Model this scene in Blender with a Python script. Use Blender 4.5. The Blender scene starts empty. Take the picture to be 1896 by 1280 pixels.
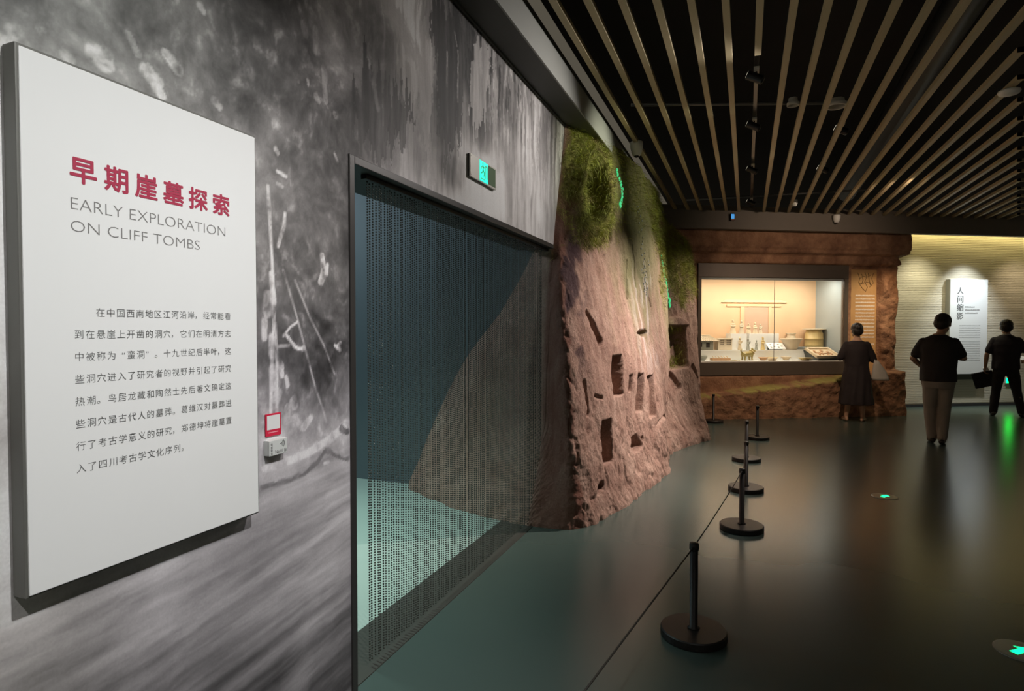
import bpy, bmesh, math, random
import numpy as np
from mathutils import Vector, Matrix, noise as mnoise

C = bpy.context.scene.collection
PI = math.pi
R = math.radians
random.seed(7)
rng = np.random.default_rng(7)

# ============================ camera, world, light, exposure ============================
CAMH = 1.52
YAW = math.atan(434/1100.0)
cam_d = bpy.data.cameras.new('camera')
cam_d.sensor_width = 36.0
cam_d.lens = 1100/1896*36.0
cam_d.clip_end = 100
cam = bpy.data.objects.new('camera', cam_d)
cam.location = (0, 0, CAMH)
cam.rotation_euler = (PI/2-math.atan(27/1100.0), 0, YAW)
C.objects.link(cam)
sc = bpy.context.scene
sc.camera = cam
sc.view_settings.view_transform = 'Standard'
sc.view_settings.look = 'None'
sc.view_settings.gamma = 1.0
sc.view_settings.exposure = 0.0
sc.view_settings.use_curve_mapping = False

world = bpy.data.worlds.new('hall_ambient_fill')  # even fill added to the whole hall in place of bounced light
sc.world = world
world.use_nodes = True
wb = world.node_tree.nodes['Background']
wb.inputs[0].default_value = (1.0, .88, .66, 1)
wb.inputs[1].default_value = 0.085

def spot(name, loc, target, power, angle, blend=1.0, color=(1,1,1), radius=.05):
    d = bpy.data.lights.new(name, 'SPOT'); d.energy = power; d.spot_size = R(angle); d.spot_blend = blend
    d.color = color; d.shadow_soft_size = radius
    o = bpy.data.objects.new(name, d); C.objects.link(o); o.location = loc
    o.rotation_euler = (Vector(target)-Vector(loc)).to_track_quat('-Z', 'Y').to_euler()
    return o
def area(name, loc, target, power, sx, sy, color=(1,1,1), rot=None):
    d = bpy.data.lights.new(name, 'AREA'); d.shape = 'RECTANGLE'; d.size = sx; d.size_y = sy; d.energy = power; d.color = color
    o = bpy.data.objects.new(name, d); C.objects.link(o); o.location = loc
    o.rotation_euler = rot if rot else (Vector(target)-Vector(loc)).to_track_quat('-Z', 'Y').to_euler()
    return o

# angles of the far wall: u runs along it, n into it
ANG = R(29.5); CU, SU = math.cos(ANG), math.sin(ANG)
Q = (-0.571, 11.008)
def BW(u, n, z): return (Q[0]+u*CU-n*SU, Q[1]+u*SU+n*CU, z)
W = (2.732, 13.703)
def WW(u, n, z): return (W[0]+u*CU-n*SU, W[1]+u*SU+n*CU, z)

# museum track spots washing the printed wall, the panel, the cliff and the far wall, plus added fills
WARM = (1.0, .93, .84)
spot('mural_spot_1', (.55, .95, 3.50), (-1.5, 1.0, .45), 240, 78, 1.0, (1, 1.0, .985), .035)
spot('mural_spot_0', (.45, -.6, 3.50), (-1.5, .3, .5), 80, 80, 1.0, (1, .98, .96), .035)
spot('mural_spot_2', (.35, 2.3, 3.50), (-1.5, 1.95, 1.2), 120, 62, 1.0, (1, .95, .94), .04)
spot('mural_spot_3', (.25, 4.9, 3.48), (-1.5, 3.7, 2.6), 125, 74, 1.0, (1, .94, .90), .04)
spot('cliff_spot_1', (1.0, 6.4, 3.50), (-1.15, 5.5, .95), 860, 58, 1.0, (1, .85, .76), .04)
spot('cliff_spot_2', (1.0, 8.2, 3.50), (-1.1, 7.1, .95), 800, 60, 1.0, (1, .85, .75), .04)
spot('cliff_spot_3', (.6, 9.9, 3.50), (-.7, 8.8, .9), 260, 70, 1.0, (1, .84, .68), .04)
spot('moss_spot', (.5, 6.0, 3.45), (-1.4, 5.6, 3.0), 170, 44, 1.0, (1, .99, .78), .04)
spot('moss_fill', (1.2, 7.6, 3.45), (-1.2, 7.3, 3.0), 90, 42, 1.0, (1, .99, .78), .04)  # added fill that brightens the mossy rock top, no lamp known there
spot('panel_spot', WW(1.5, -.72, 3.40), WW(1.5, 0, 1.0), 240, 74, 1.0, (.90, .97, 1), .04)
spot('wall_spot_1', WW(.45, -.72, 3.40), WW(.45, 0, 1.1), 110, 90, 1.0, (1, .93, .66), .05)
spot('wall_spot_2', WW(2.7, -.72, 3.40), WW(2.7, 0, 1.2), 48, 88, 1.0, (1, .80, .56), .05)
spot('label_spot', BW(2.9, -1.6, 3.2), BW(2.95, 0, 1.8), 120, 44, 1.0, (1, .80, .55), .04)
spot('pillar_spot', BW(3.3, -1.2, 3.2), BW(3.4, 0, 1.6), 50, 60, 1.0, (1, .66, .36), .04)
spot('base_spot', BW(.6, -2.6, 3.4), BW(.9, 0, .45), 190, 80, 1.0, (1, .72, .50), .05)
spot('cornice_fill', BW(1.5, -3.0, 3.4), BW(1.5, 0, 2.9), 62, 90, 1.0, (1, .74, .56), .05)  # unseen lamp added to brighten the stone cornice

# ============================ helpers ============================
def lin(r, g, b):
    def f(v):
        v /= 255.0
        return v/12.92 if v <= .04045 else ((v+.055)/1.055)**2.4
    return (f(r), f(g), f(b), 1)

class NT:
    def __init__(s, m): s.t = m.node_tree; s.n = s.t.nodes; s.l = s.t.links; s.b = s.n['Principled BSDF']
    def add(s, t, **k):
        n = s.n.new(t)
        for a, v in k.items(): setattr(n, a, v)
        return n
    def link(s, a, b): s.l.new(a, b)

def mat(name, col, rough=.5, metal=0.0, var=.0, vscale=8.0, bump=0.0, bscale=60.0, spec=None, emit=None, estr=0.0, stretch=(1,1,1)):
    """procedural material: base colour broken up by noise, optional bump"""
    m = bpy.data.materials.new(name); m.use_nodes = True
    t = NT(m); b = t.b
    b.inputs['Base Color'].default_value = col
    b.inputs['Roughness'].default_value = rough
    b.inputs['Metallic'].default_value = metal
    if spec is not None: b.inputs['Specular IOR Level'].default_value = spec
    tc = t.add('ShaderNodeTexCoord'); mp = t.add('ShaderNodeMapping'); mp.inputs['Scale'].default_value = stretch
    t.link(tc.outputs['Object'], mp.inputs['Vector'])
    if var > 0:
        nz = t.add('ShaderNodeTexNoise'); nz.inputs['Scale'].default_value = vscale; nz.inputs['Detail'].default_value = 6
        t.link(mp.outputs[0], nz.inputs['Vector'])
        mx = t.add('ShaderNodeMix', data_type='RGBA')
        d = tuple(c*(1-var) for c in col[:3])+(1,); l = tuple(min(1, c*(1+var)) for c in col[:3])+(1,)
        mx.inputs[6].default_value = d; mx.inputs[7].default_value = l
        t.link(nz.outputs['Fac'], mx.inputs['Factor']); t.link(mx.outputs[2], b.inputs['Base Color'])
    if bump > 0:
        n2 = t.add('ShaderNodeTexNoise'); n2.inputs['Scale'].default_value = bscale; n2.inputs['Detail'].default_value = 5
        t.link(mp.outputs[0], n2.inputs['Vector'])
        bp = t.add('ShaderNodeBump'); bp.inputs['Strength'].default_value = bump; bp.inputs['Distance'].default_value = .01
        t.link(n2.outputs['Fac'], bp.inputs['Height']); t.link(bp.outputs[0], b.inputs['Normal'])
    if emit is not None:
        b.inputs['Emission Color'].default_value = emit; b.inputs['Emission Strength'].default_value = estr
    return m

class MB:
    """collects shapes, builds ONE mesh object"""
    def __init__(s): s.v = []; s.f = []
    def add(s, v, f, M=None):
        o = len(s.v)
        if M is not None: v = [tuple(M @ Vector(p)) for p in v]
        s.v += [tuple(p) for p in v]; s.f += [tuple(i+o for i in q) for q in f]
        return s
    def box(s, x0, x1, y0, y1, z0, z1, M=None):
        v = [(x0,y0,z0),(x1,y0,z0),(x1,y1,z0),(x0,y1,z0),(x0,y0,z1),(x1,y0,z1),(x1,y1,z1),(x0,y1,z1)]
        return s.add(v, [(3,2,1,0),(4,5,6,7),(0,1,5,4),(1,2,6,5),(2,3,7,6),(3,0,4,7)], M)
    def bbox(s, x0, x1, y0, y1, z0, z1, b=.004, M=None):
        """box with chamfered vertical and horizontal edges"""
        bm = bmesh.new(); bmesh.ops.create_cube(bm, size=1)
        for q in bm.verts:
            q.co = Vector(((x0+x1)/2+q.co.x*(x1-x0), (y0+y1)/2+q.co.y*(y1-y0), (z0+z1)/2+q.co.z*(z1-z0)))
        bmesh.ops.bevel(bm, geom=list(bm.edges), offset=b, segments=2, affect='EDGES', profile=.6)
        bm.verts.index_update()
        s.add([tuple(q.co) for q in bm.verts], [tuple(q.index for q in f.verts) for f in bm.faces], M); bm.free()
        return s
    def lathe(s, prof, n=24, M=None, cap=True):
        v = []; f = []
        for r, z in prof:
            for k in range(n):
                a = 2*PI*k/n; v.append((r*math.cos(a), r*math.sin(a), z))
        for i in range(len(prof)-1):
            for k in range(n):
                a = i*n+k; b = i*n+(k+1) % n
                f.append((a, b, b+n, a+n))
        if cap:
            f.append(tuple(range(n-1, -1, -1))); f.append(tuple(range((len(prof)-1)*n, len(prof)*n)))
        return s.add(v, f, M)
    def tube(s, pts, r, n=8, M=None):
        pts = [Vector(p) for p in pts]; rr = r if isinstance(r, (list, tuple)) else [r]*len(pts)
        v = []; f = []; up = None
        for i, p in enumerate(pts):
            d = (pts[min(i+1, len(pts)-1)]-pts[max(i-1, 0)]).normalized()
            if up is None: up = d.orthogonal().normalized()
            a = (up-d*up.dot(d)).normalized(); up = a; b = d.cross(a)
            for k in range(n):
                t = 2*PI*k/n; v.append(tuple(p+(a*math.cos(t)+b*math.sin(t))*rr[i]))
        for i in range(len(pts)-1):
            for k in range(n): f.append((i*n+k, i*n+(k+1) % n, (i+1)*n+(k+1) % n, (i+1)*n+k))
        f.append(tuple(range(n-1, -1, -1))); f.append(tuple(range((len(pts)-1)*n, len(pts)*n)))
        return s.add(v, f, M)
    def rings(s, rings, n=20, M=None):
        """closed loft of elliptical rings (z, cx, cy, rx, ry)"""
        v = []; f = []
        for z, cx, cy, rx, ry in rings:
            for k in range(n):
                a = 2*PI*k/n; v.append((cx+rx*math.cos(a), cy+ry*math.sin(a), z))
        for i in range(len(rings)-1):
            for k in range(n): f.append((i*n+k, i*n+(k+1) % n, (i+1)*n+(k+1) % n, (i+1)*n+k))
        f.append(tuple(range(n-1, -1, -1))); f.append(tuple(range((len(rings)-1)*n, len(rings)*n)))
        return s.add(v, f, M)
    def ball(s, c, r, n=10, M=None):
        r = r if isinstance(r, (tuple, list)) else (r, r, r)
        v = []; f = []; m = n//2+1
        prof = [(math.sin(PI*i/m), -math.cos(PI*i/m)) for i in range(m+1)]
        prof[0] = (.02, -1); prof[-1] = (.02, 1)
        for q, z in prof:
            for k in range(n):
                a = 2*PI*k/n; v.append((c[0]+r[0]*q*math.cos(a), c[1]+r[1]*q*math.sin(a), c[2]+r[2]*z))
        for i in range(m):
            for k in range(n): f.append((i*n+k, i*n+(k+1) % n, (i+1)*n+(k+1) % n, (i+1)*n+k))
        f.append(tuple(range(n-1, -1, -1))); f.append(tuple(range(m*n, (m+1)*n)))
        return s.add(v, f, M)
    def cap(s, p0, r0, p1, r1, n=10):
        """tapered capsule, used inside remeshed bodies"""
        p0 = Vector(p0); p1 = Vector(p1); d = p1-p0
        s.tube([p0, p0.lerp(p1, .5), p1], [r0, (r0+r1)/2, r1], n); s.ball(p0, r0, n); s.ball(p1, r1, n)
        return s
    def build(s, name, m, parent=None, smooth=False):
        me = bpy.data.meshes.new(name); me.from_pydata(s.v, [], s.f); me.materials.append(m)
        if smooth: me.polygons.foreach_set('use_smooth', [True]*len(me.polygons))
        me.update()
        o = bpy.data.objects.new(name, me); C.objects.link(o)
        if parent: o.parent = parent
        if name in FINE: o['kind'] = 'stuff'
        return o
# lettering and pieces too small to pick apart, each joined into one part
FINE = {'lattice_holes', 'photograph', 'ridges', 'print_rows', 'title_lettering', 'subtitle_lettering', 'body_lettering', 'card_lettering', 'wave_symbol', 'door_symbol', 'running_figure', 'screw', 'pond_relief', 'beast_relief', 'projected_light_bead', 'rib'}

def fix_normals(o):
    bm = bmesh.new(); bm.from_mesh(o.data); bmesh.ops.recalc_face_normals(bm, faces=bm.faces); bm.to_mesh(o.data); bm.free()

def remesh(o, voxel, smooth_it=6):
    """fuse the shapes of an object into one continuous surface"""
    fix_normals(o)
    md = o.modifiers.new('fuse', 'REMESH'); md.mode = 'VOXEL'; md.voxel_size = voxel; md.use_smooth_shade = True
    sm = o.modifiers.new('smooth', 'SMOOTH'); sm.iterations = smooth_it; sm.factor = .5
    dg = bpy.context.evaluated_depsgraph_get(); dg.update()
    me = bpy.data.meshes.new_from_object(o.evaluated_get(dg), depsgraph=dg)
    mt = o.data.materials[0]; o.modifiers.clear(); o.data = me
    me.materials.clear(); me.materials.append(mt)
    me.polygons.foreach_set('use_smooth', [True]*len(me.polygons))
    return o

def tag(o, label, cat, group=None, kind=None):
    o['label'] = label; o['category'] = cat
    if group: o['group'] = group
    if kind: o['kind'] = kind
    return o
def thing(name, label, cat, loc=(0,0,0), rotz=0, group=None):
    o = bpy.data.objects.new(name, None); C.objects.link(o); o.empty_display_size = .1
    o.location = loc; o.rotation_euler = (0, 0, rotz)
    return tag(o, label, cat, group)
def struct(o): o['kind'] = 'structure'; return o
def dup(root, loc=None, rotz=None, label=None):
    r = root.copy(); C.objects.link(r)
    if loc is not None: r.location = loc
    if rotz is not None: r.rotation_euler = (0, 0, rotz)
    if label: r['label'] = label
    for ch in list(root.children):
        c = ch.copy(); C.objects.link(c); c.parent = r
        for g in ch.children:
            d = g.copy(); C.objects.link(d); d.parent = c
    return r

# numpy value noise
def _h(ix, iy, iz, s):
    n = (ix*374761393 + iy*668265263 + iz*2147483647 + s*1274126177) & 0xffffffff
    n = ((n ^ (n >> 13))*1274126177) & 0xffffffff
    n = (n ^ (n >> 16)) & 0xffffffff
    return n/4294967295.0
def vnoise(x, y, z, s=0):
    xi = np.floor(x).astype(np.int64); yi = np.floor(y).astype(np.int64); zi = np.floor(z).astype(np.int64)
    fx = x-xi; fy = y-yi; fz = z-zi
    fx = fx*fx*(3-2*fx); fy = fy*fy*(3-2*fy); fz = fz*fz*(3-2*fz)
    r = 0
    for a in (0, 1):
        for b in (0, 1):
            for c in (0, 1):
                w = (fx if a else 1-fx)*(fy if b else 1-fy)*(fz if c else 1-fz)
                r = r + w*_h(xi+a, yi+b, zi+c, s)
    return r
def fbm(x, y, z, o=5, s=0, g=.5):
    a = 1.0; t = 0; r = 0
    for i in range(o):
        r = r + a*vnoise(x, y, z, s+i*17); t += a
        a *= g; x = x*2.03+3.1; y = y*2.03+1.7; z = z*2.03+5.3
    return r/t
def sstep(a, b, x):
    t = np.clip((x-a)/(b-a), 0, 1); return t*t*(3-2*t)

def grid_mesh(name, V, m, parent=None, keep=None, smooth=True, attrs=None):
    nu, nv = V.shape[:2]
    idx = np.arange(nu*nv).reshape(nu, nv)
    q = np.stack([idx[:-1,:-1], idx[1:,:-1], idx[1:,1:], idx[:-1,1:]], -1).reshape(-1, 4)
    if keep is not None: q = q[keep.reshape(-1)]
    me = bpy.data.meshes.new(name)
    me.vertices.add(nu*nv); me.vertices.foreach_set('co', V.reshape(-1).astype(np.float32))
    me.loops.add(len(q)*4); me.loops.foreach_set('vertex_index', q.reshape(-1).astype(np.int32))
    me.polygons.add(len(q)); me.polygons.foreach_set('loop_start', np.arange(0, len(q)*4, 4, dtype=np.int32))
    if smooth: me.polygons.foreach_set('use_smooth', np.ones(len(q), dtype=bool))
    me.update(calc_edges=True)
    for k, (kind, arr) in (attrs or {}).items():
        if kind == 'c':
            a = me.color_attributes.new(k, 'FLOAT_COLOR', 'POINT'); a.data.foreach_set('color', arr.reshape(-1).astype(np.float32))
        else:
            a = me.attributes.new(k, 'FLOAT', 'POINT'); a.data.foreach_set('value', arr.reshape(-1).astype(np.float32))
    me.materials.append(m); me.validate()
    o = bpy.data.objects.new(name, me); C.objects.link(o)
    if parent: o.parent = parent
    return o

# glyphs: each character is a small flat mesh taken once from the built-in font
_gl = {}
def glyph(ch, off=0.0):
    k = (ch, off)
    if k not in _gl:
        cu = bpy.data.curves.new('t', 'FONT'); cu.body = ch; cu.size = 1.0; cu.offset = off; cu.resolution_u = 3
        o = bpy.data.objects.new('t', cu); C.objects.link(o)
        dg = bpy.context.evaluated_depsgraph_get(); dg.update()
        me = bpy.data.meshes.new_from_object(o.evaluated_get(dg), depsgraph=dg)
        v = [(p.co.x, p.co.y) for p in me.vertices]; f = [tuple(p.vertices) for p in me.polygons]
        bpy.data.objects.remove(o); bpy.data.curves.remove(cu); bpy.data.meshes.remove(me)
        _gl[k] = (v, f)
    return _gl[k]
def bounds(v):
    xs = [p[0] for p in v]; ys = [p[1] for p in v]
    return min(xs), max(xs), min(ys), max(ys)
def word(body, off=0.0):
    """whole string as one flat mesh at size 1"""
    return glyph(body, off)
def flat_text(name, items, m, parent, M):
    """items: list of (verts2d, faces, x, y, sx, sy) laid flat in the plane of M (local x right, y up)"""
    b = MB()
    for i, (v, f, x, y, sx, sy) in enumerate(items):
        b.add([(x+p[0]*sx, y+p[1]*sy, .00006*(i % 9)) for p in v], f, M)
    return b.build(name, m, parent)
def fitted(body, x0, x1, y0, y1, off=0.0):
    v, f = word(body, off); a, b, c, d = bounds(v)
    sx = (x1-x0)/(b-a); sy = (y1-y0)/(d-c)
    return (v, f, x0-a*sx, y0-c*sy, sx, sy)
# ---- rock_cliff surface: control columns (x, y) at seven heights ----
RH = [0, .6, 1.2, 1.8, 2.4, 2.9, 3.42]
RC = [
 [(-3.0,4.95),(-2.77,4.95),(-2.45,4.95),(-2.0,4.97),(-1.70,5.0),(-1.62,5.1),(-1.58,5.2)],
 [(-2.45,4.62),(-2.3,4.70),(-2.1,4.75),(-1.8,4.8),(-1.64,4.9),(-1.58,5.0),(-1.55,5.15)],
 [(-1.9,4.41),(-1.85,4.68),(-1.75,4.70),(-1.65,4.74),(-1.58,4.84),(-1.55,5.0),(-1.53,5.13)],
 [(-1.5,4.36),(-1.5,4.62),(-1.52,4.66),(-1.52,4.70),(-1.51,4.84),(-1.50,5.02),(-1.49,5.17)],
 [(-1.167,4.44),(-1.25,4.45),(-1.30,4.52),(-1.37,4.66),(-1.42,4.95),(-1.42,5.22),(-1.41,5.42)],
 [(-1.044,4.885),(-1.12,4.95),(-1.17,5.02),(-1.24,5.2),(-1.31,5.5),(-1.33,5.7),(-1.34,5.8)],
 [(-.933,5.55),(-1.02,5.6),(-1.07,5.7),(-1.15,5.85),(-1.21,6.05),(-1.24,6.2),(-1.26,6.3)],
 [(-.80,6.38),(-.88,6.5),(-.96,6.65),(-1.04,6.8),(-1.1,6.95),(-1.16,7.05),(-1.2,7.2)],
 [(-.87,7.15),(-.88,7.5),(-.93,7.85),(-.97,7.95),(-1.01,7.95),(-1.06,8.05),(-1.17,8.2)],
 [(-.88,7.55),(-.99,7.85),(-1.07,8.15),(-1.11,8.2),(-1.14,8.2),(-1.18,8.3),(-1.22,8.45)],
 [(-.66,8.3),(-.78,8.5),(-.86,8.7),(-.93,8.8),(-1.0,8.8),(-1.08,8.8),(-1.18,8.9)],
 [(-.50,8.8),(-.60,9.2),(-.66,9.4),(-.72,9.5),(-.79,9.55),(-.88,9.6),(-1.0,9.5)],
 [(-.80,9.3),(-.85,9.7),(-.9,9.9),(-.95,10.0),(-1.0,10.0),(-1.1,10.0),(-1.2,10.0)],
 [(-1.62,9.8),(-1.62,10.1),(-1.62,10.2),(-1.62,10.2),(-1.62,10.2),(-1.62,10.2),(-1.62,10.2)]]
RT = [3.4,3.4,3.4,3.36,3.36,3.40,3.44,3.46,3.42,3.38,3.22,2.86,2.75,2.75]
def _cat(P, u):
    import numpy as np
    n = len(P); i = np.clip(np.floor(u).astype(int), 0, n-2); f = u-i
    a = P[np.clip(i-1,0,n-1)]; b = P[i]; c = P[i+1]; d = P[np.clip(i+2,0,n-1)]
    f = f.reshape((-1,)+(1,)*(P.ndim-1))
    # softened Catmull-Rom
    return b + .5*f*((c-a)+f*((2*a-5*b+4*c-d)+f*(3*(b-c)+d-a)))
def rock_base(NU, NV):
    import numpy as np
    P = np.array(RC, float)                    # cols, heights, 2
    u = np.linspace(0, len(RC)-1, NU)
    # give the long visible columns more samples
    w = np.array([.5,.5,.5,.5,.8,.9,1.2,1.2,.5,1,1,.8,.5]); cw = np.concatenate([[0],np.cumsum(w)]); cw /= cw[-1]
    u = np.interp(np.linspace(0,1,NU), cw, np.arange(len(RC)))
    C = _cat(P, u)                             # NU, heights, 2
    top = np.interp(u, np.arange(len(RT)), RT)
    v = np.linspace(0, 1, NV)
    out = np.zeros((NU, NV, 3))
    hi = np.arange(len(RH))
    for j in range(NU):
        z = v*top[j]
        hv = np.interp(z, RH, hi)
        out[j,:,:2] = _cat(C[j], hv); out[j,:,2] = z
    return u, v, out

# ============================ the setting ============================
X0 = -1.52                                   # face of the printed wall
DOOR_S0, DOOR_S1, DOOR_H = 2.03, 4.785, 2.235
def wallM(x): return Matrix(((0,0,1,x),(1,0,0,0),(0,1,0,0),(0,0,0,1)))   # local x -> +Y, local y -> +Z, facing +X

# floor: polished grey-green epoxy with faint mottling
m_floor = bpy.data.materials.new('epoxy_floor'); m_floor.use_nodes = True
t = NT(m_floor); tc = t.add('ShaderNodeTexCoord')
n1 = t.add('ShaderNodeTexNoise'); n1.inputs['Scale'].default_value = 1.3; n1.inputs['Detail'].default_value = 3; n1.inputs['Roughness'].default_value = .5
n2 = t.add('ShaderNodeTexNoise'); n2.inputs['Scale'].default_value = 90; n2.inputs['Detail'].default_value = 3
cr = t.add('ShaderNodeValToRGB'); cr.color_ramp.elements[0].position = .2; cr.color_ramp.elements[1].position = .8
cr.color_ramp.elements[0].color = (.062, .090, .080, 1); cr.color_ramp.elements[1].color = (.070, .100, .088, 1)
t.link(tc.outputs['Object'], n1.inputs['Vector']); t.link(tc.outputs['Object'], n2.inputs['Vector'])
t.link(n1.outputs['Fac'], cr.inputs['Fac']); t.link(cr.outputs[0], t.b.inputs['Base Color'])
t.b.inputs['Roughness'].default_value = .24
t.b.inputs['Specular IOR Level'].default_value = .85
struct(MB().box(-1.81, 14, -4, 20, -.1, 0).build('floor', m_floor))
m_floor_in = mat('pale_room_floor', (.38, .46, .42, 1), .4, var=.08, vscale=2)
struct(MB().box(-7, -1.81, -1, 12, -.1, 0).build('floor', m_floor_in)).name = 'floor_inner'
m_doorway_strip = mat('dark_doorway_strip', (.05, .047, .04, 1), .5, var=.15, vscale=5)
struct(MB().bbox(-1.81, -1.53, DOOR_S0, 4.6, -.02, .004, .002).build('trim_1', m_doorway_strip))  # thin dark strip laid across the doorway floor

# printed wall: a grey photograph of forest, boats and river in flat print (grid of printed tones)
MUR= [(0.84, 2.22, 59), (0.94, 2.27, 95), (1.05, 2.32, 77), (1.2, 2.4, 63), (1.32, 2.46, 121), (1.49, 2.54, 95), (1.74, 2.66, 60), (2.05, 2.81, 86), (2.33, 2.95, 158), (2.73, 3.14, 127), (2.94, 3.24, 30), (0.87, 2.15, 78), (0.98, 2.2, 165), (1.05, 2.23, 174), (1.17, 2.28, 64), (1.25, 2.31, 126), (1.38, 2.37, 68), (1.49, 2.41, 46), (1.6, 2.46, 63), (1.76, 2.53, 44), (1.95, 2.61, 195), (2.25, 2.74, 66), (2.52, 2.86, 155), (2.67, 2.92, 222), (2.88, 3.01, 19), (3.18, 3.14, 16), (1.2, 2.17, 89), (1.25, 2.19, 111), (1.38, 2.24, 54), (1.55, 2.3, 50), (1.71, 2.36, 101), (1.88, 2.42, 48), (2.05, 2.48, 36), (2.24, 2.55, 67), (2.52, 2.65, 150), (2.62, 2.69, 138), (2.82, 2.76, 15), (3.14, 2.88, 12), (3.54, 3.02, 92), (3.98, 3.18, 116), (0.81, 1.95, 235), (1.42, 2.13, 110), (1.58, 2.18, 133), (1.73, 2.23, 46), (1.88, 2.27, 74), (2.05, 2.33, 36), (2.24, 2.38, 93), (2.52, 2.47, 102), (2.67, 2.52, 107), (2.91, 2.59, 50), (3.18, 2.67, 161), (3.68, 2.82, 140), (4.45, 3.06, 165), (0.81, 1.85, 222), (1.6, 2.04, 129), (1.76, 2.08, 77), (1.94, 2.12, 92), (2.24, 2.19, 108), (2.51, 2.26, 188), (3.04, 2.38, 235), (3.41, 2.47, 230), (3.98, 2.61, 146), (4.59, 2.75, 157), (0.81, 1.75, 201), (1.6, 1.88, 101), (1.76, 1.9, 74), (1.94, 1.93, 71), (4.46, 2.34, 165), (0.81, 1.65, 187), (1.59, 1.73, 74), (1.75, 1.74, 58), (1.97, 1.76, 77), (0.81, 1.53, 235), (1.59, 1.54, 90), (1.75, 1.55, 39), (1.94, 1.55, 62), (0.81, 1.42, 156), (1.59, 1.36, 80), (1.69, 1.35, 70), (1.84, 1.34, 58), (1.95, 1.33, 40), (0.81, 1.32, 90), (1.57, 1.21, 46), (1.75, 1.19, 39), (1.87, 1.17, 16), (1.97, 1.16, 69), (0.81, 1.26, 114), (1.59, 1.12, 235), (1.66, 1.1, 235), (1.77, 1.08, 174), (1.9, 1.06, 235), (2.0, 1.04, 235), (0.81, 1.21, 125), (1.58, 1.04, 194), (1.75, 1.01, 141), (1.93, 0.97, 35), (0.81, 1.17, 220), (1.58, 0.98, 72), (1.74, 0.94, 59), (1.93, 0.89, 72), (0.81, 1.11, 235), (1.58, 0.89, 79), (1.74, 0.85, 148), (1.93, 0.8, 204), (0.81, 0.99, 235), (1.18, 0.86, 157), (1.36, 0.79, 114), (1.58, 0.71, 121), (1.86, 0.6, 119), (0.81, 0.91, 195), (1.02, 0.82, 98), (1.17, 0.75, 140), (1.36, 0.67, 120), (1.58, 0.58, 106), (1.86, 0.45, 127), (0.81, 0.81, 128), (0.9, 0.77, 84), (1.02, 0.7, 154), (1.26, 0.59, 113), (1.58, 0.43, 105), (1.92, 0.25, 71), (0.81, 0.73, 59), (0.95, 0.64, 59), (1.17, 0.52, 65), (1.46, 0.36, 56), (1.92, 0.1, 71)]
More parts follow.
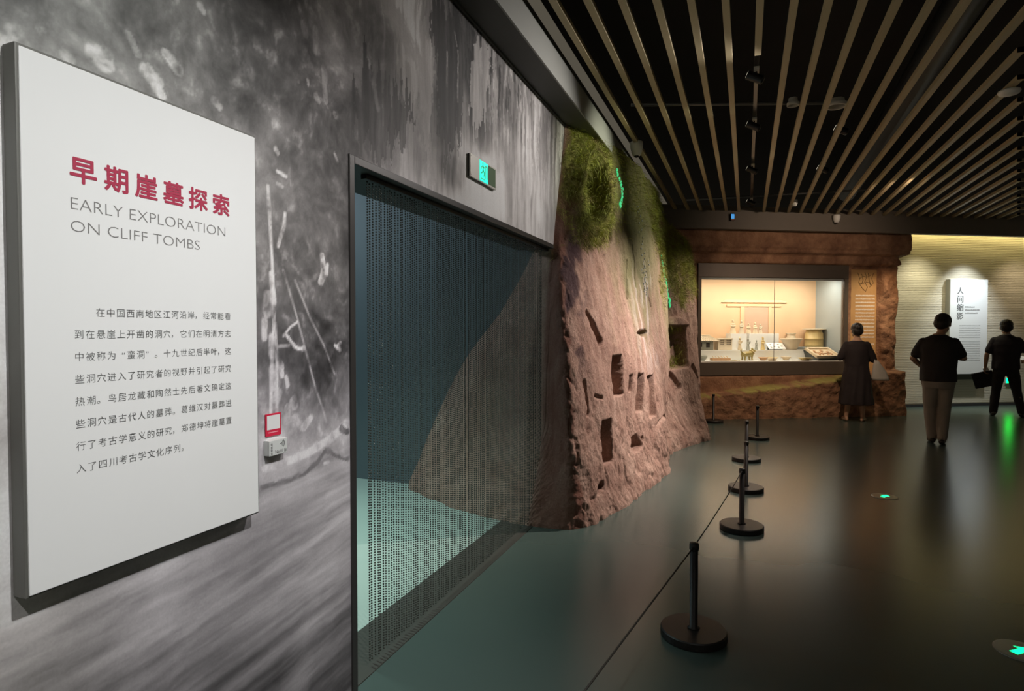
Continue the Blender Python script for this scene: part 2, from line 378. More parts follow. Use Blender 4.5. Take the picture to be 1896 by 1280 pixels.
STK= [([(1.591, 2.013), (1.597, 1.914), (1.603, 1.804), (1.609, 1.693), (1.615, 1.619)], 0.01, 195), ([(1.613, 1.656), (1.612, 1.563), (1.6, 1.451), (1.59, 1.266), (1.587, 1.182)], 0.01, 190), ([(1.617, 1.544), (1.621, 1.469), (1.622, 1.356), (1.615, 1.187)], 0.008, 190), ([(1.671, 1.936), (1.663, 1.887), (1.647, 1.847), (1.636, 1.816)], 0.01, 200), ([(1.658, 1.735), (1.716, 1.594), (1.768, 1.446), (1.822, 1.3), (1.859, 1.224), (1.88, 1.169)], 0.004, 150), ([(1.717, 1.702), (1.796, 1.567), (1.871, 1.464), (1.934, 1.348)], 0.004, 140), ([(1.655, 1.503), (1.69, 1.534), (1.726, 1.553)], 0.006, 185), ([(1.674, 1.503), (1.709, 1.467), (1.756, 1.452)], 0.014, 200), ([(1.631, 1.465), (1.681, 1.468)], 0.008, 165), ([(1.606, 1.712), (1.613, 1.619)], 0.022, 185), ([(1.869, 1.807), (1.877, 1.756), (1.858, 1.709)], 0.028, 188), ([(1.9, 1.779), (1.893, 1.747)], 0.018, 190), ([(1.942, 1.462), (1.969, 1.44)], 0.014, 185), ([(1.973, 1.474), (1.953, 1.462)], 0.008, 185), ([(1.63, 2.148), (1.64, 2.138)], 0.013, 205), ([(1.634, 2.075), (1.676, 2.066)], 0.01, 205), ([(1.634, 2.032), (1.659, 2.027)], 0.008, 160), ([(1.944, 2.22), (1.961, 2.197)], 0.01, 150), ([(1.556, 1.053), (1.663, 1.055), (1.775, 1.062), (1.899, 1.092), (2.0, 1.129)], 0.035, 178), ([(1.54, 0.988), (1.662, 0.982), (1.745, 0.984), (1.819, 1.012), (1.866, 1.049), (2.017, 0.993)], 0.014, 78), ([(1.979, 1.122), (2.018, 1.105)], 0.028, 60), ([(1.866, 1.007), (1.891, 1.006)], 0.008, 180), ([(2.355, 2.981), (2.494, 2.91), (2.594, 2.863), (2.663, 2.783), (2.673, 2.693), (2.64, 2.6)], 0.1, 132), ([(2.618, 2.566), (2.682, 2.437), (2.726, 2.283)], 0.09, 125), ([(2.891, 3.025), (2.89, 2.843)], 0.012, 150), ([(3.02, 3.087), (3.025, 2.804)], 0.014, 150), ([(2.987, 3.176), (3.013, 3.114)], 0.01, 120), ([(3.256, 3.348), (3.294, 3.27), (3.333, 3.173), (3.372, 3.026)], 0.03, 125), ([(1.765, 2.641), (1.774, 2.616)], 0.03, 125), ([(1.833, 2.653), (1.838, 2.575)], 0.028, 130), ([(1.883, 2.523), (1.898, 2.404)], 0.03, 125), ([(1.792, 2.446), (1.797, 2.429)], 0.012, 160), ([(1.845, 2.396), (1.857, 2.39)], 0.03, 135), ([(1.953, 2.371), (1.959, 2.363)], 0.02, 145), ([(1.328, 2.482), (1.343, 2.473)], 0.02, 170), ([(1.013, 2.218), (1.04, 2.196)], 0.05, 185), ([(1.15, 2.226), (1.181, 2.202)], 0.04, 185), ([(1.215, 2.298), (1.249, 2.267)], 0.03, 170), ([(0.943, 2.175), (0.955, 2.167)], 0.02, 165), ([(1.105, 2.307), (1.127, 2.26)], 0.02, 140), ([(0.886, 2.212), (0.889, 2.207)], 0.012, 170), ([(1.181, 2.187), (1.197, 2.174)], 0.03, 190), ([(1.379, 2.221), (1.399, 2.211)], 0.02, 150), ([(2.166, 2.843), (2.185, 2.714)], 0.03, 95), ([(2.053, 2.745), (2.07, 2.62)], 0.03, 95), ([(2.204, 2.606), (2.243, 2.503)], 0.03, 90), ([(2.375, 2.746), (2.443, 2.598)], 0.03, 100)]
def mural():
    s = np.concatenate([np.linspace(-3.5, .70, 50), np.arange(.705, 2.0299, .0042), [2.03], np.arange(2.035, 3.2, .0065), np.arange(3.2, 4.78, .011), [4.785], np.linspace(4.80, 5.4, 40)])
    h = np.concatenate([np.arange(0, 2.232, .006), [2.235], np.arange(2.241, 3.346, .006), [3.35]])
    S, Hh = np.meshgrid(s, h, indexing='ij')
    wx = (fbm(S*3, Hh*3, S*0, 4, 1)-.5); wy = (fbm(S*3, Hh*3, S*0+9, 4, 2)-.5)
    river = 1-sstep(.95, 1.12, Hh+wy*.15); cliff = sstep(1.9, 2.6, S+wx*.5)*sstep(1.6, 2.1, Hh)
    Sw = S+wx*(.16+.25*river); Hw = Hh+wy*(.22+.35*cliff)
    num = np.zeros_like(S); den = np.zeros_like(S)+1e-9
    for (a, b, v) in MUR:
        d2 = ((Sw-a)**2/(.85 if a > 1.8 else .55)+(Hw-b)**2)
        w = np.exp(-d2/(2*.13**2))+1e-4/(d2+.01)**1.5
        num += w*v; den += w
    L = num/den
    # print texture: leaves (left), runs of damp (cliff), ripples (river)
    leaf = fbm(Sw*9, Hw*9, S*0, 5, 5, .58)-.5
    leaf2 = fbm(S*26+wx*4, Hh*22+wy*4, S*0, 4, 6, .6)-.5
    run = fbm(S*26+wy*3, Hh*1.7+wx, S*0, 5, 7, .6)-.5
    run2 = fbm(S*60, Hh*5+wx*2, S*0, 4, 8)-.5
    rip = fbm(Sw*1.6+Hh*2.0, (Hh-.10*S)*22+wy*2, S*0, 5, 9, .55)-.5
    rip2 = fbm(S*6, (Hh-.08*S)*70, S*0, 3, 10)-.5
    fo = (1-river)*(1-cliff)
    low = sstep(1.2, 1.6, Hh)
    L = L + fo*(leaf*85+leaf2*45+60*np.clip(leaf2-.10, 0, 1)*3*(.5+leaf*2)) + cliff*(run*95+run2*38+leaf*30) + river*(rip*80+rip2*26+leaf2*12)
    hard = sstep(.0, .05, run+leaf*.35-.02)*cliff*sstep(2.5, 3.0, Hh)
    L = L + hard*26 - cliff*sstep(2.5, 3.0, Hh)*10
    run3 = fbm(S*22+wy*2, Hh*2.6+wx, S*0, 5, 31, .62)-.5
    L = L-38*sstep(.02, .08, run3)*sstep(2.5, 3.15, Hh+leaf*.5)*sstep(2.9, 3.3, S)
    jit_s = S+wx*.035+(leaf2*.012); jit_h = Hh+wy*.035+(leaf2*.016)
    qs = S+leaf2*.05+wx*.03; qh = Hh+run*.55+run2*.25
    for pts, v in POLY:
        ins = np.zeros(S.shape, bool)
        for (a0, b0), (a1, b1) in zip(pts, pts[1:]+pts[:1]):
            if b0 == b1: continue
            ins ^= ((b0 > qh) != (b1 > qh)) & (qs < (a1-a0)*(qh-b0)/(b1-b0)+a0)
        L = np.where(ins, L+(v+run*70+run2*30-L)*.75, L)
    for pts, w, v in STK:
        d = np.full_like(S, 9.0)
        thin = w < .012
        ps, ph = (S+wx*.01, Hh) if thin else (jit_s, jit_h)
        for (a0, b0), (a1, b1) in zip(pts[:-1], pts[1:]):
            dx, dy = a1-a0, b1-b0; l2 = dx*dx+dy*dy+1e-9
            tt = np.clip(((ps-a0)*dx+(ph-b0)*dy)/l2, 0, 1)
            d = np.minimum(d, np.hypot(ps-a0-tt*dx, ph-b0-tt*dy))
        if w > .05: k = 1-sstep(w*.55, w*.55+.02, d*(1+run*2.0+leaf2*.8))
        else: k = 1-sstep(w*.42, w*.42+max(.006, w*.22), d*(1+leaf2*1.5))
        k = k*np.clip(.72+leaf2*2.2+leaf*.6, .15, 1)
        L = L+(v-L+(leaf2*40 if not thin else 0))*k*.88
    L = np.clip(L, 22, 235)/255
    lv = ((L+.055)/1.055)**2.4
    warm = np.stack([lv*1.02, lv*.965, lv*.945, lv*0+1], -1)
    g = sstep(.0, 1.0, 1-(S-.8)/1.2)*sstep(1.6, 2.4, Hh)
    warm[..., 0] -= lv*.04*g; warm[..., 1] += lv*.03*g
    vio = (1-sstep(1.3, 1.8, Hh))*sstep(.8, 1.2, S)
    warm[..., 2] += lv*.06*vio
    warm[..., :3] *= MURK; warm[..., :3] = warm[..., :3]/(1+warm[..., :3]**4)**.25*.9
    V = np.stack([np.full_like(S, X0), S, Hh], -1)
    sm = (s[:-1]+s[1:])/2; hm = (h[:-1]+h[1:])/2
    keep = ~((sm[:, None] > DOOR_S0) & (hm[None, :] < DOOR_H))
    m = bpy.data.materials.new('printed_mural'); m.use_nodes = True; t = NT(m)
    at = t.add('ShaderNodeAttribute'); at.attribute_name = 'print'
    nz = t.add('ShaderNodeTexNoise'); nz.inputs['Scale'].default_value = 140; nz.inputs['Detail'].default_value = 3
    tc = t.add('ShaderNodeTexCoord'); t.link(tc.outputs['Object'], nz.inputs['Vector'])
    mp = t.add('ShaderNodeMapRange'); mp.inputs[3].default_value = .86; mp.inputs[4].default_value = 1.14; t.link(nz.outputs['Fac'], mp.inputs[0])
    vm = t.add('ShaderNodeVectorMath', operation='SCALE'); t.link(at.outputs['Color'], vm.inputs[0]); t.link(mp.outputs[0], vm.inputs['Scale'])
    t.link(vm.outputs[0], t.b.inputs['Base Color']); t.b.inputs['Roughness'].default_value = .62; t.b.inputs['Specular IOR Level'].default_value = .25
    return grid_mesh('wall_left', V, m, keep=keep, attrs={'print': ('c', warm)})
STK += [([(1.603,1.50),(1.60,1.44)],.03,175),([(1.64,1.40),(1.645,1.37)],.03,165),([(1.62,1.31),(1.60,1.27)],.035,160),([(1.69,1.27),(1.70,1.25)],.03,155),([(1.665,1.36),(1.67,1.33)],.02,165),([(1.70,1.20),(1.72,1.17)],.04,165),([(1.75,1.16),(1.79,1.19)],.03,170),([(1.588,1.63),(1.585,1.58)],.035,170),([(1.572,1.55),(1.57,1.50)],.03,160),([(1.60,1.39),(1.60,1.33)],.03,165),([(1.665,1.25),(1.66,1.20)],.03,160)]
POLY = [([(2.372, 2.953), (2.441, 2.919), (2.469, 2.833), (2.527, 2.785), (2.598, 2.66), (2.634, 2.587), (2.655, 2.511), (2.676, 2.411), (2.698, 2.276), (2.766, 2.261), (2.755, 2.432), (2.699, 2.524), (2.711, 2.657), (2.746, 2.766), (2.758, 2.837), (2.713, 2.937), (2.67, 3.002), (2.559, 3.002), (2.5, 3.035)], 150), ([(2.732, 3.168), (2.943, 3.272), (3.196, 3.329), (3.138, 3.153), (3.088, 3.009), (3.087, 2.795), (3.024, 2.587), (2.907, 2.529), (2.785, 2.55), (2.774, 2.687), (2.799, 2.836), (2.747, 2.955), (2.703, 3.045)], 42), ([(2.015, 2.446), (2.204, 2.629), (2.477, 2.673), (2.597, 2.559), (2.496, 2.552), (2.394, 2.369), (2.201, 2.314), (2.049, 2.337)], 52), ([(3.279, 3.359), (3.414, 3.323), (3.541, 3.261), (3.455, 3.09), (3.396, 2.802), (3.254, 2.805), (3.165, 2.853), (3.195, 3.084)], 150)]
MURK = 2.3
wl = struct(mural())
m_core = mat('wall_core', (.03, .03, .032, 1), .7, var=.2)
# the thickness of the wall around the opening, and its inner face
b = MB().box(-1.82, -1.522, -3.5, DOOR_S0, 0, 3.4).box(-1.82, -1.522, DOOR_S0, 5.4, DOOR_H, 3.4)
core = struct(b.build('wall_core', m_core, wl))
# black steel door frame, three lengths with mitred returns
m_frame = mat('dark_steel_frame', (.05, .047, .045, 1), .42, .3, var=.1)
fr = thing('door_frame', 'dark steel frame around the wide opening with the bead curtain', 'door frame', (0, 0, 0))
b = MB(); b.bbox(-1.83, -1.512, DOOR_S0-.002, DOOR_S0+.032, 0, DOOR_H+.010, .003); b.build('jamb', m_frame, fr)
b = MB(); b.bbox(-1.83, -1.512, DOOR_S0+.032, DOOR_S1, DOOR_H-.024, DOOR_H+.010, .003); b.build('lintel', m_frame, fr)
b = MB(); b.bbox(-1.59, -1.56, DOOR_S0+.18, DOOR_S1, DOOR_H-.045, DOOR_H-.024, .003); b.build('curtain_rail', m_frame, fr)
b = MB().ball((-1.56, DOOR_S0+.07, 2.16), (.012, .012, .022), 10); b.tube([(-1.56, DOOR_S0+.07, 2.21), (-1.56, DOOR_S0+.07, 2.17)], .003, 6); b.build('hook', mat('hook_steel', (.5,.5,.5,1), .3, .8), fr)

# inner room seen through the curtain
m_in = mat('slate_inner_wall', (.10, .125, .14, 1), .6, var=.08, vscale=2, bump=.05)
struct(MB().box(-7, -3.03, 5.09, 5.25, 0, 3.4).box(-3.03, -1.60, 5.03, 5.25, 0, 3.4).build('wall_inner_back', m_in))
struct(MB().box(-7.1, -7, -1, 5.25, 0, 3.4).build('wall_inner_left', m_in))
struct(MB().box(-7, -1.82, -1, -.9, 0, 3.4).build('wall_inner_front', m_in))
struct(MB().box(-7.1, -1.52, -1, 5.25, 3.4, 3.5).build('ceiling_inner', m_core))
spot('inner_room_lamp', (-3.3, 2.7, 3.35), (-3.15, 2.9, 0), 520, 92, .9, (.70, 1.0, .90), .25)
spot('inner_room_lamp_2', (-5.4, 3.4, 3.3), (-3.4, 5.1, 1.9), 230, 110, 1.0, (.70, .90, 1.0), .25)
# plain wall behind the cliff
struct(MB().box(-1.9, -1.64, 5.4, 11.6, 0, 3.6).build('wall_left_far', m_core))

# soffit box above the printed wall (underside + fascia)
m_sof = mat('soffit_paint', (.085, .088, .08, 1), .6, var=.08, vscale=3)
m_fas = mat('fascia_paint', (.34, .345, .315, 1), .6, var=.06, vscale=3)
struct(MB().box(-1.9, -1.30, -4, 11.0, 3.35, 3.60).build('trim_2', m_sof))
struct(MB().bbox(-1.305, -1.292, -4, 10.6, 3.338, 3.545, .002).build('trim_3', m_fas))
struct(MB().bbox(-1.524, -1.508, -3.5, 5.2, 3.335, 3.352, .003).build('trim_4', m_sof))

# slatted ceiling: dark plenum with separate bent slats below it
m_plen = mat('black_plenum', (.012, .010, .009, 1), .9, var=.3, vscale=2)
ceil_o = struct(MB().box(-1.9, 16, -4, 22, 4.75, 4.85).build('ceiling', m_plen))
m_slat = mat('slat_timber', (.50, .415, .245, 1), .5, var=.12, vscale=2.0, bump=.03, stretch=(8, .4, 8))
SEAM = lambda x: 5.43+(x-1.84)*2.93 if x > 1.75 else -9   # where the slats change direction
bd = (math.sin(R(58)), math.cos(R(58)))
def bulk_y(x):                               # front face of the bulkhead
    u = (x-Q[0])/CU; return Q[1]+u*SU-.42/CU+.0
k = -5
while True:
    x = -.137+.1965*k
    if x > 8.2: break
    if x < -1.25: k += 1; continue
    w = .0225; z0, z1 = 3.535, 3.575
    yb = bulk_y(x)+.03; ys = SEAM(x)
    if k == 1: yb = 4.75
    b = MB()
    if ys > yb-.3: break
    ys = max(ys, -3.8); b.box(x-w, x+w, ys, yb, z0, z1)
    if ys > -3.7:
        L = 4.0
        p = [(x-w, ys), (x+w, ys), (x+w+bd[0]*L, ys+bd[1]*L), (x-w+bd[0]*L, ys+bd[1]*L)]
        v = [(a, c, z0+.001) for a, c in p]+[(a, c, z1) for a, c in p]
        b.add(v, [(3,2,1,0),(4,5,6,7),(0,1,5,4),(1,2,6,5),(2,3,7,6),(3,0,4,7)])
    b.build('slat', m_slat, ceil_o)
    k += 1

# bulkhead beam above the far wall
m_bulk = mat('bulkhead_paint', (.20, .175, .145, 1), .6, var=.06)
def BWM(z=0): return Matrix(((CU, -SU, 0, Q[0]), (SU, CU, 0, Q[1]), (0, 0, 1, z), (0, 0, 0, 1)))
def WWM(z=0): return Matrix(((CU, -SU, 0, W[0]), (SU, CU, 0, W[1]), (0, 0, 1, z), (0, 0, 0, 1)))
struct(MB().box(-1.2, 12, -.42, -.30, 3.24, 3.62, BWM()).box(-1.2, 12, -.30, .40, 3.44, 3.62, BWM()).build('trim_5', m_bulk))

# pale ribbed wall at the far right with a skirting shadow gap
m_white = mat('ribbed_wall_paint', (.62, .57, .46, 1), .75, var=.03, vscale=3)
V = []
zs = np.arange(.05, 3.55, .0125)
b = MB()
b.box(-.12, 7.5, .012, .15, 0, 3.6, WWM())
wr = struct(b.build('wall_back_right', m_white))
rb = MB()
for z in np.arange(.07, 3.5, .034):
    rb.add([(-.12, .0121, z), (7.5, .0121, z), (7.5, .007, z+.004), (-.12, .007, z+.004), (-.12, .007, z+.027), (7.5, .007, z+.027), (7.5, .0121, z+.031), (-.12, .0121, z+.031)],
           [(0,1,2,3), (3,2,5,4), (4,5,6,7)], WWM())
ro = rb.build('rib', m_white, wr); ro['kind'] = 'stuff'
struct(MB().box(-.12, 7.5, .0, .05, 0, .055, WWM()).build('baseboard_back_right', m_core))
# warm strip of light hidden above the pale wall
struct(MB().box(-.5, 7.5, -.34, .15, 3.60, 3.70, WWM()).build('ceiling_cove', m_bulk))
area('cove_strip', WW(3.6, -.20, 3.56), WW(3.6, .02, 1.0), 26, 7.0, .03, (1, .82, .34), rot=(Matrix.Rotation(ANG, 3, 'Z') @ Matrix.Rotation(R(35), 3, 'X')).to_euler())

# ============================ artificial cliff ============================
def rock_cliff():
    NU, NV = 900, 380
    u, v, B = rock_base(NU, NV)
    U = np.repeat(u[:, None], NV, 1); Z = B[..., 2].copy()
    dA = np.gradient(B, axis=0); dB = np.gradient(B, axis=1)
    N = np.cross(dA, dB); N /= np.linalg.norm(N, axis=-1, keepdims=True)+1e-9
    x, y, z = B[..., 0], B[..., 1], B[..., 2]
    big = fbm(x*2.1, y*2.1, z*1.6, 4, 3)-.5
    mid = fbm(x*7, y*7, z*4.5, 5, 4, .55)-.5
    fine = fbm(x*30, y*30, z*24, 4, 5, .6)-.5
    crag = np.abs(fbm(x*5, y*5, z*3.2, 4, 6)-.5)*2
    rough = .55+.9*sstep(1.3, .2, z)+.6*sstep(5.0, 4.0, U)      # the foot and the end face are rougher
    disp = big*.10*sstep(0, .25, z)+mid*.028*rough+fine*.012*rough-(1-np.clip(crag*6, 0, 1))*.010*rough
    # vertical runs washed by water on the upper half
    col = fbm(x*5, y*5, z*.5, 4, 8)-.5
    disp += col*.035*sstep(.8, 2.0, z)
    gate = sstep(3.3, 4.0, U)
    disp *= (.35+.65*gate)*np.where(U < 3.2, .8, 1)
    wob = (fbm(x*9, y*9, z*9, 3, 11)-.5)
    def boxhole(u0, u1, z0, z1, dep, su=.04, sz=.018, tilt=0.0, wb=.08):
        nonlocal disp
        uu = U+wob*wb+(z-(z0+z1)/2)*tilt; zz = z+wob*.03
        k = sstep(u0-su/2, u0+su/2, uu)*sstep(u1+su/2, u1-su/2, uu)*sstep(z0-sz/2, z0+sz/2, zz)*sstep(z1+sz/2, z1-sz/2, zz)
        disp -= dep*k
        return k
    def oval(uc, zc, ru, rz, dep, soft=.35, p=2):
        nonlocal disp
        d = (np.abs((U+wob*.2-uc)/ru)**p+np.abs((z+wob*.06-zc)/rz)**p)**(1/p)
        k = sstep(1+soft/2, 1-soft/2, d); disp -= dep*k
        return k
    cut = 0
    cut = cut + boxhole(5.46, 5.86, .93, 1.29, .16)
    cut = cut + boxhole(6.36, 6.55, .72, 1.08, .10, tilt=-.10, wb=.02)
    cut = cut + boxhole(6.74, 6.93, .62, 1.04, .07, tilt=-.10, wb=.02)
    cut = cut + boxhole(6.08, 6.18, .94, 1.09, .07, wb=.04)
    cut = cut + boxhole(4.90, 5.28, .40, .75, .15, tilt=-.08)
    cut = cut + oval(6.24, .43, .17, .075, .10)
    cut = cut + oval(4.74, .245, .11, .045, .07)
    cut = cut + oval(6.70, 1.50, .20, .035, .07)
    # shallow arched relief near the foot
    d = np.hypot((U-7.25)/.42, (z-.36)/.20); disp += .015*sstep(1.05, .9, d)-.03*sstep(.12, .0, np.abs(d-1.05))*sstep(.25, .35, z)
    # crack and small slits
    for (a0, b0, a1, b1, wd, dp) in [(4.70,1.68,4.86,1.58,.035,.09),(4.86,1.58,5.04,1.43,.05,.10),(6.25,2.25,6.30,1.85,.018,.022),(6.55,2.45,6.62,2.0,.016,.02),(7.05,2.0,7.15,1.8,.02,.025),
                                 (5.55,2.5,5.6,2.42,.05,.05),(4.5,1.1,4.55,.85,.03,.05),(4.75,.98,5.0,.95,.02,.04),(9.4,.95,9.9,.75,.06,.05),(10.5,1.0,10.8,.80,.05,.06),(8.9,.6,9.4,.95,.04,.05)]:
        L2 = (a1-a0)**2+(b1-b0)**2
        tt = np.clip(((U-a0)*(a1-a0)+(z-b0)*(b1-b0))/L2, 0, 1)
        dd = np.hypot((U+wob*.12-a0-tt*(a1-a0))/2.0, z-b0-tt*(b1-b0))
        disp -= dp*sstep(wd, wd*.4, dd)
    # niche with an overhanging ledge on the far lobe
    k = sstep(9.42, 9.55, U)*sstep(10.35, 10.2, U)*sstep(.98, 1.06, z)*sstep(1.60, 1.585, z); disp -= .17*k; niche = k
    k2 = sstep(9.35, 9.5, U)*sstep(10.45, 10.3, U)*sstep(1.585, 1.60, z)*sstep(1.74, 1.69, z+.10*((U-9.9)/.5)**2); disp += .06*k2
    # cave near the top with a rounded mound inside, and its swollen brow
    d = np.hypot((U-4.60)/.62, (z-2.80)/.36)
    disp += .10*np.exp(-((d-1.05)/.28)**2)
    disp -= .27*sstep(.95, .78, d)
    d2 = np.hypot((U-4.66)/.36, (z-2.74)/.26); disp += .24*sstep(1.0, .2, d2)
    cave = sstep(1.0, .8, d)*(1-sstep(1.0, .7, d2))
    # lumps along the foot
    foot = sstep(.28, 0, z)
    disp += foot*(.03+.08*(fbm(x*6, y*6, z*6, 3, 12)-.4))
    P = B+N*disp[..., None]
    P[..., 2] = np.maximum(P[..., 2], -.01); P[:, 0, 2] = -.01
    # close the top towards the wall
    cap = P[:, -1:, :].copy(); cap[..., 0] = np.minimum(cap[..., 0], -1.66); cap[..., 2] += .04
    P = np.concatenate([P, cap], 1)
    pad = lambda a: np.concatenate([a, a[:, -1:]], 1)
    g = fbm(x*3, y*3, z*2, 4, 21); g2 = fbm(x*9, y*9, z*7, 4, 22)
    moss = sstep(2.25, 2.95, z+(g-.5)*1.3+(g2-.5)*.5-.18*sstep(5.0, 5.8, U)+.65*sstep(7.3, 7.8, U))
    moss = np.maximum(moss, sstep(1.25, .9, np.hypot((U-4.6)/.62, (z-2.72)/.42)))*sstep(2.6, 3.2, U+(g2-.5)*1.5)
    mid_top = sstep(5.1, 5.7, U)*sstep(7.7, 7.4, U)
    moss = moss*(1-.5*mid_top)
    moss = np.maximum(moss, .75*niche*sstep(.45, .55, g2))
    moss = np.maximum(moss, .8*sstep(8.0, 8.2, U)*sstep(1.9, 2.5, z+(g-.5)*.8))
    green = np.clip(np.exp(-((U-6.7)/1.1)**2)*sstep(1.3, 2.5, z+col*1.6+(g2-.5)*.5)*.85, 0, .8)
    green = np.maximum(green, .8*sstep(2.3, 2.9, z+(g2-.5)*.5)*sstep(5.1, 5.7, U))
    green = np.maximum(green, .55*sstep(.9, 1.6, z)*sstep(7.5, 7.9, U)*sstep(9.9, 9.4, U))
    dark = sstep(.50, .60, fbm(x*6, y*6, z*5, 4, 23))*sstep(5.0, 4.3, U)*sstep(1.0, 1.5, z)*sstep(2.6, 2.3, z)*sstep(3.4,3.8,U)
    dark = np.maximum(dark, cave*.85)  # shade inside the cave, put into the stone colour
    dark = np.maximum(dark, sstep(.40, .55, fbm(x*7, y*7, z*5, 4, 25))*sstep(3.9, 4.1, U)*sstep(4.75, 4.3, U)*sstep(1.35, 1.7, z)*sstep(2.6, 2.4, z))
    red_shade = sstep(2.6, 3.0, U)*sstep(4.12, 3.95, U+wob*.5)*(.45+.5*g2)  # shade on the camera-facing end, put into the stone colour as reddish brown
    pale = sstep(.5, .62, fbm(x*12, y*12, z*1.2, 4, 24))*sstep(6.2, 6.8, U)*sstep(7.4, 7.1, U)*sstep(.9, 1.4, z)*sstep(2.4, 2.0, z)*.6
    m = bpy.data.materials.new('sandstone_cliff'); m.use_nodes = True; t = NT(m); b = t.b
    tc = t.add('ShaderNodeTexCoord')
    def nz(sc_, det=6, ro=.6, mapping=None):
        n = t.add('ShaderNodeTexNoise'); n.inputs['Scale'].default_value = sc_; n.inputs['Detail'].default_value = det; n.inputs['Roughness'].default_value = ro
        if mapping:
            mp = t.add('ShaderNodeMapping'); mp.inputs['Scale'].default_value = mapping; t.link(tc.outputs['Object'], mp.inputs['Vector']); t.link(mp.outputs[0], n.inputs['Vector'])
        else: t.link(tc.outputs['Object'], n.inputs['Vector'])
        return n
    def ramp(n, stops):
        r = t.add('ShaderNodeValToRGB'); e = r.color_ramp.elements
        e[0].position, e[0].color = stops[0]; e[1].position, e[1].color = stops[-1]
        for p, c in stops[1:-1]:
            q = e.new(p); q.color = c
        t.link(n.outputs['Fac'], r.inputs['Fac']); return r
    def mixc(fac, a, c2):
        mx = t.add('ShaderNodeMix', data_type='RGBA'); t.link(fac, mx.inputs['Factor']); t.link(a, mx.inputs[6])
        if isinstance(c2, tuple): mx.inputs[7].default_value = c2
        else: t.link(c2, mx.inputs[7])
        return mx.outputs[2]
    def att(nm):
        a = t.add('ShaderNodeAttribute'); a.attribute_name = nm; return a.outputs['Fac']
    stone = ramp(nz(3.2, 8, .65), [(.28, (.27, .15, .115, 1)), (.48, (.44, .28, .22, 1)), (.70, (.58, .42, .34, 1))])
    streak = ramp(nz(6, 6, .6, (2.2, 2.2, .35)), [(.35, (.22, .125, .10, 1)), (.65, (.50, .36, .30, 1))])
    mx = t.add('ShaderNodeMix', data_type='RGBA'); mx.inputs['Factor'].default_value = .4; t.link(stone.outputs[0], mx.inputs[6]); t.link(streak.outputs[0], mx.inputs[7])
    grit = ramp(nz(70, 4, .7), [(.3, (.62, .6, .6, 1)), (.7, (1.25, 1.22, 1.2, 1))])
    mu = t.add('ShaderNodeMix', data_type='RGBA', blend_type='MULTIPLY'); mu.inputs['Factor'].default_value = .8
    t.link(mx.outputs[2], mu.inputs[6]); t.link(grit.outputs[0], mu.inputs[7])
    c = mixc(att('green'), mu.outputs[2], (.20, .225, .095, 1))
    c = mixc(att('pale'), c, (.62, .57, .54, 1))
    c = mixc(att('red_shade'), c, (.20, .075, .05, 1))
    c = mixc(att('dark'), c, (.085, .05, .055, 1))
    mg = ramp(nz(22, 5, .7, (1, 1, .5)), [(.3, (.13, .10, .04, 1)), (.5, (.24, .23, .06, 1)), (.7, (.42, .40, .09, 1))])
    c = mixc(att('moss'), c, mg.outputs[0])
    t.link(c, b.inputs['Base Color']); b.inputs['Roughness'].default_value = .85; b.inputs['Specular IOR Level'].default_value = .2
    hb = nz(38, 7, .75); bp = t.add('ShaderNodeBump'); bp.inputs['Strength'].default_value = 1.0; bp.inputs['Distance'].default_value = .02
    t.link(hb.outputs['Fac'], bp.inputs['Height']); t.link(bp.outputs[0], b.inputs['Normal'])
    o = grid_mesh('rock_cliff', P, m, attrs={'moss': ('f', pad(moss)), 'green': ('f', pad(green)), 'dark': ('f', pad(dark)), 'pale': ('f', pad(pale)), 'red_shade': ('f', pad(red_shade))})
    tag(o, 'tall pink sandstone cliff with carved niches and a mossy green top beside the bead curtain', 'rock')
    # fibrous moss: thin drooping blades
    PP = P[:, :-1]; S1 = np.gradient(PP, axis=0); S2 = np.gradient(PP, axis=1); NN = np.cross(S1, S2); NN /= np.linalg.norm(NN, axis=-1, keepdims=True)+1e-9
    area_w = np.linalg.norm(np.cross(S1, S2), axis=-1)
    pr = ((moss**1.2)*area_w*(U > 2.9)*(U < 11.5)*(1-.6*mid_top)*(1-.97*cave)).reshape(-1); pr /= pr.sum()
    nb = 20000
    pick = rng.choice(len(pr), nb, p=pr)
    base = PP.reshape(-1, 3)[pick]+rng.normal(0, .006, (nb, 3)); nn = NN.reshape(-1, 3)[pick]
    dirv = nn*rng.uniform(.25, .9, (nb, 1))+np.stack([rng.normal(0, .35, nb), rng.normal(0, .45, nb), rng.uniform(-1.2, .25, nb)], -1)
    dirv /= np.linalg.norm(dirv, axis=-1, keepdims=True); ln = rng.uniform(.03, .10, (nb, 1))
    side = np.cross(dirv, rng.normal(0, 1, (nb, 3))); side /= np.linalg.norm(side, axis=-1, keepdims=True)
    wdt = rng.uniform(.001, .0025, (nb, 1))
    mid_ = base+dirv*ln*.55+nn*.008; tip = base+dirv*ln+np.array([0, 0, -1])*ln*.35
    Vb = np.stack([base-nn*.006-side*wdt, base-nn*.006+side*wdt, mid_+side*wdt*.8, mid_-side*wdt*.8, tip], 1).reshape(-1, 3)
    me = bpy.data.meshes.new('moss'); me.vertices.add(len(Vb)); me.vertices.foreach_set('co', Vb.reshape(-1).astype(np.float32))
    i0 = np.arange(nb)*5; li = np.stack([i0, i0+1, i0+2, i0+3, i0+3, i0+2, i0+4], -1).reshape(-1)
    ls = np.stack([np.arange(nb)*7, np.arange(nb)*7+4], -1).reshape(-1)
    me.loops.add(len(li)); me.loops.foreach_set('vertex_index', li.astype(np.int32)); me.polygons.add(nb*2); me.polygons.foreach_set('loop_start', ls.astype(np.int32))
    me.update(calc_edges=True)
    mm = bpy.data.materials.new('dry_moss_fibres'); mm.use_nodes = True; t = NT(mm)
